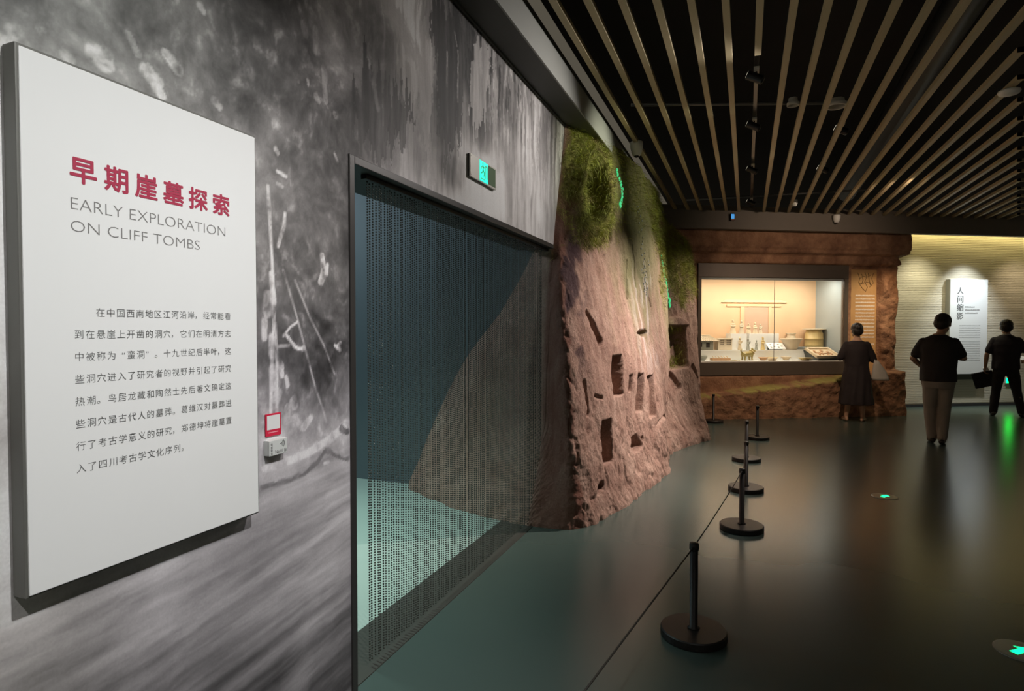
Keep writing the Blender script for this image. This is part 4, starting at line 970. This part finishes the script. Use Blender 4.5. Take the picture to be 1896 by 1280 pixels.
for r, ln in enumerate(BODY):
    zc = 1.5650-r*.0531; items = []
    for i, ch in enumerate(ln):
        if ch == '　': continue
        v, f = glyph(ch, -.006); a, b_, c_, d_ = bounds(v)
        x = .9195+pitch*i; y0 = zc-.0088
        if ch == '“': px_ = x+pitch*.55-a*gk
        elif ch == '”': px_ = x+pitch*.05-a*gk
        elif ch in '，。': px_ = x+pitch*.06-a*gk
        else: px_ = x+pitch/2-(a+b_)/2*gk
        items.append((v, f, px_, y0, gk, gk))
    flat_text('body_lettering', items, m_blk, IP, M0)

# small cards beside the panel
m_crim = mat('crimson_card', (.62, .02, .06, 1), .4)
m_cardw = mat('white_card', (.78, .78, .77, 1), .5)
QC = thing('red_sticker', 'small crimson sticker with a blank white square right of the introduction panel', 'sticker', (0, 0, 0))
MB().bbox(-1.519, -1.515, 1.562, 1.634, 1.158, 1.236, .0018).build('card', m_crim, QC)
MB().box(-1.5149, -1.5146, 1.568, 1.628, 1.181, 1.230).build('white_square', m_cardw, QC)
MB().box(-1.5149, -1.5146, 1.574, 1.619, 1.170, 1.173).build('printed_line', mat('pink_print', (.8, .35, .4, 1), .5), QC)
AC = thing('audio_guide_card', 'small grey audio guide number card below the crimson sticker', 'card', (0, 0, 0))
MB().bbox(-1.519, -1.494, 1.556, 1.640, 1.095, 1.147, .002).build('card', mat('grey_card', (.62, .64, .62, 1), .5), AC)
MA = wallM(-1.4936)
its = [fitted('No.0118', 1.583, 1.636, 1.100, 1.112, .004)]
for i, ch in enumerate('语音导览'):
    v, f = glyph(ch, .004); a, b_, c_, d_ = bounds(v); its.append((v, f, 1.566-(a+b_)/2*.010, 1.1335-i*.0105-(c_+d_)/2*.010, .010, .010))
flat_text('card_lettering', its, m_blk, AC, MA)
b = MB()
for rr in (.006, .0115, .017):
    pts = [(-1.4930, 1.608+rr*math.cos(t_), 1.131+rr*math.sin(t_)) for t_ in np.linspace(-.8, .8, 9)]
    b.tube(pts, .0008, 4)
b.ball((-1.4934, 1.607, 1.131), .002, 6); b.build('wave_symbol', m_blk, AC)

# illuminated exit sign above the doorway
ES = thing('exit_sign', 'wall-mounted metal exit sign with a lit green square above the bead curtain', 'exit sign', (0, 0, 0))
m_steel = mat('brushed_steel', (.66, .64, .58, 1), .4, .1, var=.08)
m_cyan = mat('lit_green_square', (.0, .5, .4, 1), .4, emit=(.0, 1.0, .72, 1), estr=1.0)
m_dimg = mat('dim_sign_glass', (.18, .26, .17, 1), .2)
m_darkc = mat('dark_teal_symbol', (.02, .25, .2, 1), .4, emit=(.12, .75, .35, 1), estr=.35)
MB().bbox(-1.518, -1.511, 3.146, 3.526, 2.421, 2.556, .003).build('back_plate', mat('dark_back_plate', (.04,.04,.035,1), .5), ES)
MB().bbox(-1.511, -1.500, 3.146, 3.526, 2.421, 2.556, .003).build('face_plate', m_steel, ES)
MB().box(-1.4998, -1.4988, 3.39, 3.512, 2.432, 2.546).build('dim_window', m_dimg, ES)
MB().box(-1.4998, -1.4982, 3.272, 3.392, 2.428, 2.550).build('lit_square', m_cyan, ES)
xs = -1.4978; ps = []
b = MB()
b.ball((xs, 3.315, 2.536), (.0006, .008, .008), 8)
for pts in [[(3.312,2.525),(3.318,2.497)], [(3.312,2.522),(3.296,2.512),(3.290,2.500)], [(3.312,2.522),(3.330,2.512),(3.338,2.518)], [(3.318,2.497),(3.334,2.482),(3.328,2.462)], [(3.318,2.497),(3.306,2.480),(3.288,2.474)]]:
    b.tube([(xs, y, z) for y, z in pts], .0036, 6)
b.build('running_figure', m_darkc, ES)
b = MB(); b.box(xs-.0006, xs+.0004, 3.350, 3.358, 2.452, 2.530).box(xs-.0006, xs+.0004, 3.376, 3.383, 2.452, 2.530).box(xs-.0006, xs+.0004, 3.350, 3.383, 2.524, 2.532).box(xs-.0006, xs+.0004, 3.285, 3.345, 2.440, 2.446)
b.build('door_symbol', m_darkc, ES)
for zz in (2.436, 2.541):
    pass
b = MB()
for (yy, zz) in [(3.158, 2.433), (3.158, 2.544)]: b.lathe([(.0035, 0), (.0035, .002)], 10, Matrix.Translation((-1.500, yy, zz)) @ Matrix.Rotation(PI/2, 4, 'Y'))
b.build('screw', m_steel, ES)

# ============================ rope posts ============================
m_post = mat('black_powder_coat', (.022, .019, .017, 1), .42, .2, var=.2, vscale=12)
m_cord = mat('black_cord', (.02, .017, .012, 1), .7)
def post(loc, label):
    t1 = thing('rope_post', label, 'rope post', loc, 0, 'low black rope barrier posts')
    MB().lathe([(.155, 0), (.160, .004), (.160, .036), (.154, .041), (.03, .042)], 48).build('base', m_post, t1, False)
    MB().lathe([(.030, .041), (.030, .047), (.0195, .051), (.0195, .44)], 20).build('pole', m_post, t1, True)
    MB().lathe([(.0215, .432), (.0235, .436), (.0235, .462), (.020, .468), (.010, .470)], 20).build('cap', m_post, t1, True)
    return t1
posts = [(.17, 1.66, 0), (-.232, 3.052, 0), (-.021, 4.852, 0), (.008, 6.06, 0), (.013, 7.459, 0), (.154, 9.013, 0), (-.50, 10.40, 0)]
# the first one stands below the frame and carries the near end of the cord
posts[0] = (.17*math.cos(YAW)-1.66*math.sin(YAW), .17*math.sin(YAW)+1.66*math.cos(YAW), 0)
labs = ['black rope post nearest the camera, mostly outside the view at the bottom', 'nearest black rope post in full view with the cord tied to its top', 'second black rope post, receiving the cord from the nearest one', 'third black rope post, its base beside the one behind it', 'fourth black rope post back in the row towards the display case', 'farthest free-standing rope post in front of the display case', 'small black rope post at the far foot of the cliff, left of the display case']
P0 = post(posts[0], labs[0])
for p, lb in zip(posts[1:], labs[1:]): dup(P0, p, 0, lb)
def cord(a, b_, label, sag=.0, thick=.0035):
    A = Vector(a)+Vector((0, 0, .450)); B_ = Vector(b_)+Vector((0, 0, .450)); d = (B_-A).normalized()*.021; A += d; B_ -= d
    pts = [A.lerp(B_, i/12)-Vector((0, 0, sag*4*(i/12)*(1-i/12))) for i in range(13)]
    o = MB().tube(pts, thick, 8).build('barrier_cord', m_cord, None, True)
    return tag(o, label, 'cord', 'thin black cords between the rope posts')
cord(posts[0], posts[1], 'thin black cord running to the nearest full post from the bottom of the view')
cord(posts[1], posts[2], 'thin black cord between the nearest and the second rope post', .012)
cord(posts[2], posts[3], 'thin black cord between the second and third rope posts', .03, .002)

# ============================ floor guide lights ============================
m_gled = mat('green_arrow_light', (.0, .4, .15, 1), .3, emit=(.0, 1.0, .30, 1), estr=2.2)
m_disc = mat('frosted_floor_disc', (.42, .42, .36, 1), .3, .3)
def floorlight(x, y, r, ang, label):
    t1 = thing('floor_guide_light', label, 'floor light', (x, y, 0), ang, 'round floor guide lights')
    MB().lathe([(r, 0), (r, .003), (r*.93, .005), (.01, .005)], 40).build('disc', m_disc, t1)
    b = MB(); b.add([(-.055,-.018,.0056),(.01,-.018,.0056),(.01,-.042,.0056),(.062,0,.0056),(.01,.042,.0056),(.01,.018,.0056),(-.055,.018,.0056)], [(0,1,2,3,4,5,6)]); b.build('arrow', m_gled, t1)
floorlight(1.192, 6.289, .108, R(60), 'round floor guide light with green arrow in the open middle of the floor')
floorlight(1.225, 3.47, .108, R(40), 'bright green floor guide light at the lower right edge of the view')

# ============================ text panel on the pale wall ============================
m_wp = mat('cool_white_panel', (.84, .86, .86, 1), .5, var=.01)
WP = thing('section_panel', 'tall white section panel with vertical title on the pale ribbed wall behind the men', 'sign', (W[0], W[1], 0), ANG)
MB().bbox(1.10, 1.955, -.10, -.004, .66, 2.545, .004).build('box_side', mat('panel_side_grey', (.28, .28, .25, 1), .6), WP)
MB().bbox(1.112, 1.955, -.106, -.099, .66, 2.545, .002).build('face', m_wp, WP)
MT = Matrix(((1,0,0,0),(0,0,-1,-.1066),(0,1,0,0),(0,0,0,1)))
its = []
for i, ch in enumerate('人间缩影'):
    v, f = glyph(ch, .0); a, b_, c_, d_ = bounds(v); k = .155
    for ox in (-.004, 0, .004): its.append((v, f, 1.335+ox-(a+b_)/2*k, 2.32-i*.167-(c_+d_)/2*k, k, k))
flat_text('title_lettering', its, m_blk, WP, MT)
def rows(b, x0, x1, zs_, hh, wmin, wmax, gap, y=-.1068):
    for z in zs_:
        x = x0
        while x < x1-.005:
            w = min(random.uniform(wmin, wmax), x1-x); b.box(x, x+w, y-.0006, y, z, z+hh*random.uniform(.75, 1)); x += w+gap
b = MB(); rows(b, 1.44, 1.66, [1.985], .026, .018, .024, .007); rows(b, 1.44, 1.78, [1.925], .026, .018, .024, .007); rows(b, 1.44, 1.73, [1.865], .026, .018, .024, .007); b.build('subtitle_lettering', m_gray, WP)
b = MB(); zz = [1.62-i*.047 for i in range(6)]+[1.30-i*.047 for i in range(9)]; rows(b, 1.33, 1.80, zz, .020, .016, .022, .009); b.build('body_lettering', mat('pale_grey_print', (.52, .53, .54, 1), .6), WP)
MB().bbox(1.16, 1.90, -.06, -.004, .545, .655, .004).build('under_shadow_box', mat('panel_shadow_dark', (.10, .11, .09, 1), .6), WP)  # shadow under the panel, put in as a dark box

# low green evacuation light on the pale wall
EV = thing('evacuation_light', 'small glowing green evacuation light low on the pale wall behind the man at right', 'exit light', (W[0], W[1], 0), ANG)
MB().bbox(2.50, 2.66, -.02, .0, .45, .57, .004).build('housing', m_steel, EV)
MB().box(2.51, 2.65, -.0225, -.0195, .46, .56).build('lit_face', mat('green_evacuation_face', (.0,.5,.2,1), .4, emit=(.0, 1.0, .06, 1), estr=14.0), EV)

# ============================ ceiling equipment ============================
m_mt = mat('black_track_metal', (.02, .02, .02, 1), .35, .5)
m_lens = mat('lit_lamp_lens', (1, .95, .8, 1), .3, emit=(1, .9, .7, 1), estr=1.2)
tr_ = MB().bbox(-.017+.055, .017+.055, 4.9, 11.0, 3.60, 3.63, .003).build('light_track', m_mt); tag(tr_, 'long black lighting track running between the ceiling slats', 'track')
def tracklight(x, y, z, label, aim):
    t1 = thing('track_light', label, 'spotlight', (x, y, z), aim, 'spotlights above the slats')
    MB().bbox(-.02, .02, -.06, .06, -.02, .0, .003).build('adapter', m_steel, t1)
    MB().tube([(0, 0, -.02), (0, 0, -.05)], .006, 8).build('stem', m_mt, t1)
    Mx = Matrix.Translation((0, 0, -.07)) @ Matrix.Rotation(R(-62), 4, 'Y')
    MB().lathe([(.02, -.06), (.034, -.05), (.036, .07), (.034, .075)], 20, Mx).build('barrel', m_mt, t1, False)
    MB().lathe([(.028, .073), (.028, .077)], 20, Mx).build('lens', m_lens, t1)
    return t1
T0 = tracklight(.055, 5.15, 3.60, 'track spotlight nearest the camera among the middle slats', 0)
for y, lb in [(6.35, 'second track spotlight along the black track between the slats'), (8.07, 'third track spotlight along the black track between the slats'), (10.1, 'track spotlight closest to the bulkhead over the display case')]: dup(T0, (.055, y, 3.60), 0, lb)
for i, (x, y, lb) in enumerate([(.55, .9, 'track spotlight above the introduction panel'), (.9, 7.0, 'spotlight between slats aimed at the middle of the cliff'), (.9, 8.6, 'spotlight between slats aimed at the far lobe of the cliff')]):
    dup(T0, (x, y, 3.66), 0, lb)
# dome cameras, detector, downlights, pipes
m_wdome = mat('white_dome_plastic', (.92, .92, .88, 1), .4)
def dome(x, y, z, label, s=1.0):
    t1 = thing('dome_camera', label, 'camera', (x, y, z), 0)
    MB().lathe([(.055*s, .05*s), (.060*s, .045*s), (.060*s, .01*s), (.052*s, -.03*s), (.038*s, -.075*s), (.010*s, -.085*s)], 24).build('housing', m_wdome, t1, True)
    MB().lathe([(.024*s, -.070*s), (.022*s, -.088*s), (.006*s, -.096*s)], 16).build('lens', m_mt, t1, True)
    return t1
dome(-1.12, 6.50, 3.50, 'white dome camera hanging beside the soffit above the cliff top', 1.15)
dome(*[c_ for c_ in BW(2.02, -.48, 3.46)], 'white dome camera on the bulkhead above the right half of the display case', 1.0)
dome(.69, 10.45, 3.56, 'flat white ceiling sensor between slats in front of the bulkhead', .8)
o = MB().lathe([(.075, 0), (.08, -.012), (.07, -.03), (.03, -.042), (.01, -.044)], 28).build('smoke_detector', m_wdome, None, True); o.location = (1.976, 6.19, 3.53); o.location.x = 2.024; tag(o, 'round white smoke detector hanging at a ceiling slat at the right', 'smoke detector')
t1 = thing('blue_wall_device', 'small device with lit blue screen on the bulkhead left of the display case', 'device', BW(.13, -.44, 3.37), ANG)
MB().bbox(-.035, .035, -.02, .02, 0, .12, .004).build('casing', m_mt, t1)
MB().box(-.028, .028, -.023, -.0205, .035, .11).build('screen', mat('blue_screen', (.02, .2, .8, 1), .3, emit=(.08, .45, 1, 1), estr=.6), t1)
MB().box(-.028, .028, -.023, -.0205, .01, .03).build('red_light', mat('orange_indicator', (.6, .2, .1, 1), .3), t1)
def ring(x, y, z, r, label):
    t1 = thing('downlight', label, 'ceiling light', (x, y, z), 0)
    MB().lathe([(r, 0), (r, -.03), (r*.8, -.03), (r*.8, 0), (r*.7, .05)], 28, cap=False).build('trim_ring', m_steel, t1, True)
    MB().lathe([(r*.7, .04), (r*.7, .05)], 20).build('reflector', m_mt, t1)
ring(.86, 7.1, 3.9, .10, 'round downlight ring above the middle slats')
ring(.43, 6.9, 3.9, .06, 'small round lamp above the slats left of the downlight ring')
for i, (p0, p1, r, lb) in enumerate([((-1.2, 6.6, 4.0), (1.0, 7.4, 4.0), .018, 'thin grey pipe crossing above the slats near the middle'), ((-1.2, 12.2, 4.1), (2.5, 12.6, 4.1), .02, 'thin grey pipe crossing above the slats near the bulkhead'), ((1.5, -3, 4.35), (1.9, 14, 4.35), .16, 'large dark round duct running above the slats at right')]):
    o = MB().tube([p0, Vector(p0).lerp(Vector(p1), .5), p1], r, 16).build('ceiling_pipe' if i < 2 else 'ceiling_duct', mat('galvanised_pipe_%s' % 'abc'[i], (.20, .20, .19, 1) if i < 2 else (.03, .03, .03, 1), .4, .6), None, True)
    tag(o, lb, 'pipe' if i < 2 else 'duct')

# ============================ visitors ============================
m_skin = mat('skin', (.50, .30, .20, 1), .55, var=.05, vscale=20)
m_hair = mat('black_hair', (.018, .014, .012, 1), .5, var=.3, vscale=40, bump=.5, bscale=90, stretch=(1, 1, .25))
m_shirt = mat('near_black_shirt', (.028, .024, .024, 1), .8, var=.15, vscale=6, bump=.25, bscale=16)
m_navy = mat('dark_navy_shirt', (.026, .022, .032, 1), .8, var=.15, vscale=6, bump=.25, bscale=16)
m_trous = mat('grey_trousers', (.32, .29, .25, 1), .8, var=.12, vscale=5, bump=.4, bscale=12)
m_dtrous = mat('black_trousers', (.018, .015, .019, 1), .8, var=.12, vscale=5, bump=.4, bscale=12)
m_dress = mat('black_dress_cloth', (.022, .016, .018, 1), .8, var=.15, vscale=5, bump=.4, bscale=10)
m_shoe = mat('dark_leather', (.02, .016, .014, 1), .4)
m_collar = mat('pale_collar', (.5, .5, .5, 1), .7)

def hand(b, wrist, elbow, palm_n, spread=1.0):
    """palm, four unequal curled fingers and a thumb leaving the side of the palm"""
    w = Vector(wrist); d = (w-Vector(elbow)).normalized(); n = Vector(palm_n); n = (n-d*n.dot(d)).normalized(); s = d.cross(n)
    for k in (-.024, 0, .024): b.cap(w+s*k*.7, .014, w+d*.075+s*k, .012, 7)
    for i, (o, L) in enumerate([(-.030, .058), (-.010, .070), (.011, .066), (.031, .050)]):
        p0 = w+d*.078+s*o; p1 = p0+d*L*.42+n*.012; p2 = p1+d*L*.22+n*.028; p3 = p2+n*.022-d*.008
        b.cap(p0, .0095, p1, .009, 7); b.cap(p1, .009, p2, .0082, 7); b.cap(p2, .0082, p3, .0075, 7)
    t0 = w+d*.018-s*.026; t1_ = t0+d*.032-s*.026+n*.012; t2 = t1_+d*.030+n*.014
    b.cap(t0, .0125, t1_, .011, 7); b.cap(t1_, .011, t2, .009, 7)
    return w+d*.09+n*.03

def head_geo(b, c, yaw=0.0, tilt=0.0, s=1.0):
    M = Matrix.Translation(c) @ Matrix.Rotation(yaw, 4, 'Z') @ Matrix.Rotation(-tilt, 4, 'X') @ Matrix.Scale(s, 4)
    b.ball((0, -.012, .03), (.076, .092, .090), 18, M); b.ball((0, .022, -.035), (.060, .062, .072), 16, M); b.ball((0, .048, -.085), (.030, .026, .024), 10, M)
    b.ball((0, .082, .045), (.05, .018, .012), 10, M)
    v = MB(); v.cap((0, .084, .02), .009, (0, .102, -.018), .013, 8); b.add(v.v, v.f, M)
    for q in (-1, 1): b.ball((.078*q, -.008, -.005), (.010, .020, .032), 10, M); b.ball((.032*q, .068, -.02), (.022, .018, .018), 10, M)
    v = MB(); v.cap((-.02, .083, -.052), .007, (.02, .083, -.052), .007, 8); b.add(v.v, v.f, M)
    return M

def person(label, loc, rot, H, L, Rr, legs, feet, hc, hyaw, htilt, shirt, lower, kind, group=None, hem=.80, wide=1.0, sleeve=.55, hairkind='short'):
    k = H/1.70
    t = thing('person', label, 'person', loc, rot, group)
    def S(p): return Vector(p)*k
    # --- one continuous body ---
    b = MB()
    tor = [(.80, 0, 0, .150, .105), (.88, 0, 0, .158, .110), (1.0, 0, .0, .135, .098), (1.15, 0, .005, .150, .105), (1.28, 0, 0, .168, .108), (1.36, 0, -.005, .150, .090), (1.41, 0, -.005, .10, .070), (1.47, 0, .0, .055, .055)]
    tor = [(z*k, x*k, y*k, rx*k*wide, ry*k*wide) for z, x, y, rx, ry in tor]
    b.rings(tor, 24)
    hc = S(hc); b.cap((0, 0, 1.40*k), .056*k, hc+Vector((0, -.02*k, -.05*k)), .050*k, 12)
    HM = head_geo(b, hc, hyaw, htilt, k*1.12)
    for sd, arm in ((-1, L), (1, Rr)):
        sh = Vector((.158*sd*k*wide, 0, 1.345*k)); el = S(arm[0]); wr = S(arm[1])
        b.cap(sh, .046*k, sh.lerp(el, .5), .044*k, 12); b.cap(sh.lerp(el, .5), .044*k, el, .036*k, 12); b.cap(el, .037*k, el.lerp(wr, .35), .037*k, 12); b.cap(el.lerp(wr, .35), .037*k, wr, .024*k, 12)
        hand(b, wr, el, arm[2])
    for (hip, knee, ank), ft in zip(legs, feet):
        hip, knee, ank = S(hip), S(knee), S(ank)
        b.cap(hip, .085*k, hip.lerp(knee, .5), .068*k, 12); b.cap(hip.lerp(knee, .5), .068*k, knee, .052*k, 12)
        b.cap(knee, .052*k, knee.lerp(ank, .3)-Vector((0, .015*k, 0)), .053*k, 12); b.cap(knee.lerp(ank, .3)-Vector((0, .015*k, 0)), .053*k, ank, .034*k, 12)
        toe = ank+Vector((math.sin(ft)*.15*k, math.cos(ft)*.15*k, 0)); toe.z = .028*k
        heel = ank-Vector((math.sin(ft)*.035*k, math.cos(ft)*.035*k, 0)); heel.z = .030*k
        b.cap(ank, .033*k, heel, .026*k, 10); b.cap(heel, .026*k, toe, .024*k, 10); b.cap(ank, .030*k, toe, .022*k, 10)
    body = b.build('body', m_skin, t); remesh(body, .0075, 4)
    # --- shirt / dress ---
    b = MB(); e = .016*k
    if kind == 'dress':
        hz = hem
        fold = [(hz, 0, 0, .285, .22), (hz+.15, 0, 0, .265, .205), (.62, 0, 0, .245, .185), (.82, 0, 0, .225, .160), (.98, 0, 0, .195, .140), (1.10, 0, 0, .195, .135), (1.26, 0, 0, .205, .135), (1.36, 0, -.005, .185, .11), (1.415, 0, -.005, .115, .082), (1.435, 0, 0, .066, .062)]
    else:
        fold = [(hem, 0, 0, .200, .150), (hem+.08, 0, 0, .198, .150), (1.0, 0, 0, .192, .145), (1.15, 0, 0, .205, .150), (1.28, 0, 0, .215, .142), (1.36, 0, -.005, .190, .115), (1.41, 0, -.005, .140, .092), (1.455, 0, 0, .072, .064)]
    b.rings([(z*k, x*k, y*k, rx*k*wide, ry*k*wide) for z, x, y, rx, ry in fold], 28)
    for sd, arm in ((-1, L), (1, Rr)):
        sh = Vector((.160*sd*k*wide, 0, 1.352*k)); el = S(arm[0]); b.cap(sh, .062*k, sh.lerp(el, sleeve), .066*k, 12); b.cap(sh.lerp(el, sleeve*.9), .064*k, sh.lerp(el, sleeve*1.35), .063*k, 12)
        b.cap(sh.lerp(Vector((0, 0, 1.30*k)), .2), .07*k, sh.lerp(el, .3), .064*k, 12)
    g = b.build('dress' if kind == 'dress' else 'shirt', shirt, t); remesh(g, .010, 5)
    co = np.empty(len(g.data.vertices)*3, dtype=np.float32); g.data.vertices.foreach_get('co', co); co = co.reshape(-1, 3)
    ang = np.arctan2(co[:, 1], co[:, 0]); rr_ = np.hypot(co[:, 0], co[:, 1])+1e-6
    low_ = np.clip((1.05*k-co[:, 2])/(.75 if kind == 'dress' else .3), 0, 1)
    dd = (np.sin(ang*9+np.sin(co[:, 2]*5)*1.2)*(.014 if kind == 'dress' else .005)*low_+(fbm(co[:, 0]*7, co[:, 1]*7, co[:, 2]*5, 3, 77)-.5)*.022)
    co[:, 0] += co[:, 0]/rr_*dd; co[:, 1] += co[:, 1]/rr_*dd
    g.data.vertices.foreach_set('co', co.reshape(-1)); g.data.update()
    if lower is not None:
        b = MB()
        b.rings([(z*k, 0, 0, rx*k*wide, ry*k*wide) for z, rx, ry in [(.74, .165, .125), (.80, .182, .135), (.90, .180, .130), (.98, .165, .12)]], 24)
        for hip, knee, ank in legs:
            hip, knee, ank = S(hip), S(knee), S(ank); ank2 = ank+Vector((0, 0, .0))
            b.cap(hip, .100*k, hip.lerp(knee, .5), .088*k, 14); b.cap(hip.lerp(knee, .5), .088*k, knee, .074*k, 14); b.cap(knee, .074*k, ank2, .062*k, 14)
        g = b.build('trousers', lower, t); remesh(g, .010, 5)
        co = np.empty(len(g.data.vertices)*3, dtype=np.float32); g.data.vertices.foreach_get('co', co); co = co.reshape(-1, 3)
        co[:, 1] += (fbm(co[:, 0]*9, co[:, 1]*9, co[:, 2]*6, 3, 78)-.5)*.018*np.clip((.95-co[:, 2])*2, 0, 1); co[:, 0] += (fbm(co[:, 0]*9, co[:, 1]*9, co[:, 2]*7, 3, 79)-.5)*.02
        g.data.vertices.foreach_set('co', co.reshape(-1)); g.data.update()
    # --- shoes ---
    for (hip, knee, ank), ft in zip(legs, feet):
        ank = S(ank); b = MB(); f = Vector((math.sin(ft), math.cos(ft), 0)); base = Vector((ank.x, ank.y, 0))
        if kind == 'dress':
            b.cap(base-f*.02+Vector((0, 0, .045)), .028, base+f*.12+Vector((0, 0, .022)), .022, 10); b.cap(base-f*.035+Vector((0, 0, .03)), .014, base-f*.04+Vector((0, 0, .008)), .008, 8)
            ms = m_beige
        else:
            b.cap(base-f*.04+Vector((0, 0, .040)), .038, base+f*.12+Vector((0, 0, .034)), .034, 12); b.cap(base-f*.05+Vector((0, 0, .018)), .018, base+f*.14+Vector((0, 0, .018)), .018, 12); b.cap(base+Vector((0, 0, .05)), .042, base+Vector((0, 0, .085)), .040, 12)
            ms = m_shoe
        remesh(b.build('shoe', ms, t), .007, 2)
    # --- hair ---
    b = MB()
    b.ball((0, -.018, .048), (.087, .104, .090), 18, HM); b.ball((0, -.048, .0), (.084, .074, .078), 16, HM); b.ball((0, .03, .09), (.066, .056, .040), 14, HM)
    if hairkind == 'bun': b.ball((0, -.108, .045), (.042, .036, .042), 12, HM); b.ball((0, -.06, -.03), (.06, .05, .05), 12, HM)
    else: b.ball((0, -.052, -.045), (.056, .044, .040), 12, HM)
    hr = b.build('hair', m_hair, t); remesh(hr, .007, 2)
    for q in (-1, 1):
        MB().ball((.031*q, .083, .004), (.011, .008, .008), 8, HM).build('eye', m_eye, t, True)
    MB().ball((0, .090, -.052), (.022, .006, .005), 8, HM).build('mouth', m_lip, t, True)
    return t
m_eye = mat('dark_eye', (.03, .02, .015, 1), .2)
m_lip = mat('lip', (.35, .12, .10, 1), .5)
m_beige = mat('beige_heel_shoe', (.62, .53, .40, 1), .5)

A_ = ANG
legs1 = [((-.085, 0, .84), (-.085, .02, .47), (-.060, -.02, .08)), ((.085, 0, .84), (.075, .03, .47), (.045, -.12, .09))]
p1 = person('man in black shirt and grey trousers standing before the white section panel', (2.425, 9.605, 0), -R(10), 1.72,
            ((-.285, .03, 1.13), (-.17, .22, 1.00), (1, 0, 0)), ((.275, .03, 1.14), (.16, .24, 1.16), (-1, 0, .3)),
            legs1, (-.15, .2), (.045, .075, 1.585), -.35, .45, m_shirt, m_trous, 'man', None, .83, 1.06)
legs2 = [((-.08, 0, .84), (-.11, .0, .47), (-.155, 0, .085)), ((.08, 0, .84), (.09, 0, .47), (.10, .0, .085))]
p2 = person('woman in long black dress with hair bun standing before the display case', (1.727, 11.40, 0), R(3), 1.62,
            ((-.255, .02, 1.13), (-.10, .20, 1.10), (1, 0, 0)), ((.262, .03, 1.10), (.10, .22, 1.04), (-1, 0, 0)),
            legs2, (-.2, .5), (.0, .03, 1.585), .1, .2, m_dress, None, 'dress', None, .30, .98, .75, 'bun')
legs3 = [((-.085, 0, .84), (-.125, .02, .47), (-.165, .0, .08)), ((.085, 0, .84), (.155, .03, .47), (.235, .03, .08))]
p3_ = person('man in dark clothes and pale collar at the right edge, holding a dark folder', (4.30, 13.05, 0), -R(12), 1.70,
            ((-.27, -.02, 1.10), (-.285, .04, .86), (1, 0, 0)), ((.285, .0, 1.13), (.30, .20, 1.02), (-1, 0, 0)),
            legs3, (-.1, .35), (.0, .03, 1.575), .0, .22, m_navy, m_dtrous, 'man', None, .84, 1.02)
MB().lathe([(.066, 0), (.070, .012), (.064, .034), (.060, .036)], 24, Matrix.Translation((0, 0, 1.435))).build('collar', m_collar, p3_, True)

# things they hold
def local(root, p):
    c, s = math.cos(root.rotation_euler.z), math.sin(root.rotation_euler.z)
    return (root.location.x+p[0]*c-p[1]*s, root.location.y+p[0]*s+p[1]*c, p[2])
o = MB().bbox(-.037, .037, -.004, .004, -.075, .075, .003).build('mobile_phone', m_black); o.location = local(p1, (.075, .345, 1.19)); o.rotation_euler = (R(-35), 0, p1.rotation_euler.z); tag(o, 'black mobile phone held in front of the man in grey trousers', 'phone')
t = thing('handbag', 'limp white cloth bag hanging from the right arm of the woman in black', 'bag', local(p2, (.315, -.03, .70)), p2.rotation_euler.z)
b = MB().rings([(0, .03, 0, .125, .05), (.04, .025, 0, .13, .055), (.15, .01, 0, .105, .045), (.26, -.02, 0, .06, .03), (.33, -.035, 0, .03, .02)], 20); b.build('pouch', mat('white_bag_cloth', (.62, .60, .55, 1), .7, var=.1, bump=.5, bscale=18), t, True)
MB().tube([(-.05, 0, .30), (-.06, .02, .40), (-.085, .03, .435), (-.10, .06, .38), (-.03, .02, .31)], .006, 8).build('handle', m_cardw, t, True)
t = thing('document_folder', 'dark slanted folder held low in the left hand of the man at the right edge', 'folder', local(p3_, (-.29, .05, .80)), p3_.rotation_euler.z)
Mf = Matrix.Rotation(R(-16), 4, 'Y') @ Matrix.Rotation(R(10), 4, 'X')
MB().bbox(-.21, .10, -.018, .018, -.30, -.01, .006, Mf).build('folder_body', m_dtrous, t)
MB().box(-.02, .06, -.012, .012, -.01, .05, Mf).build('paper_edge', m_cardw, t)
o = MB().bbox(-.10, .10, -.002, .002, -.06, .06, .001).build('paper_sheet', m_cardw); o.location = local(p3_, (.315, .31, 1.03)); o.rotation_euler = (R(-60), 0, p3_.rotation_euler.z); tag(o, 'white sheet of paper in the right hand of the man at the right edge', 'paper')
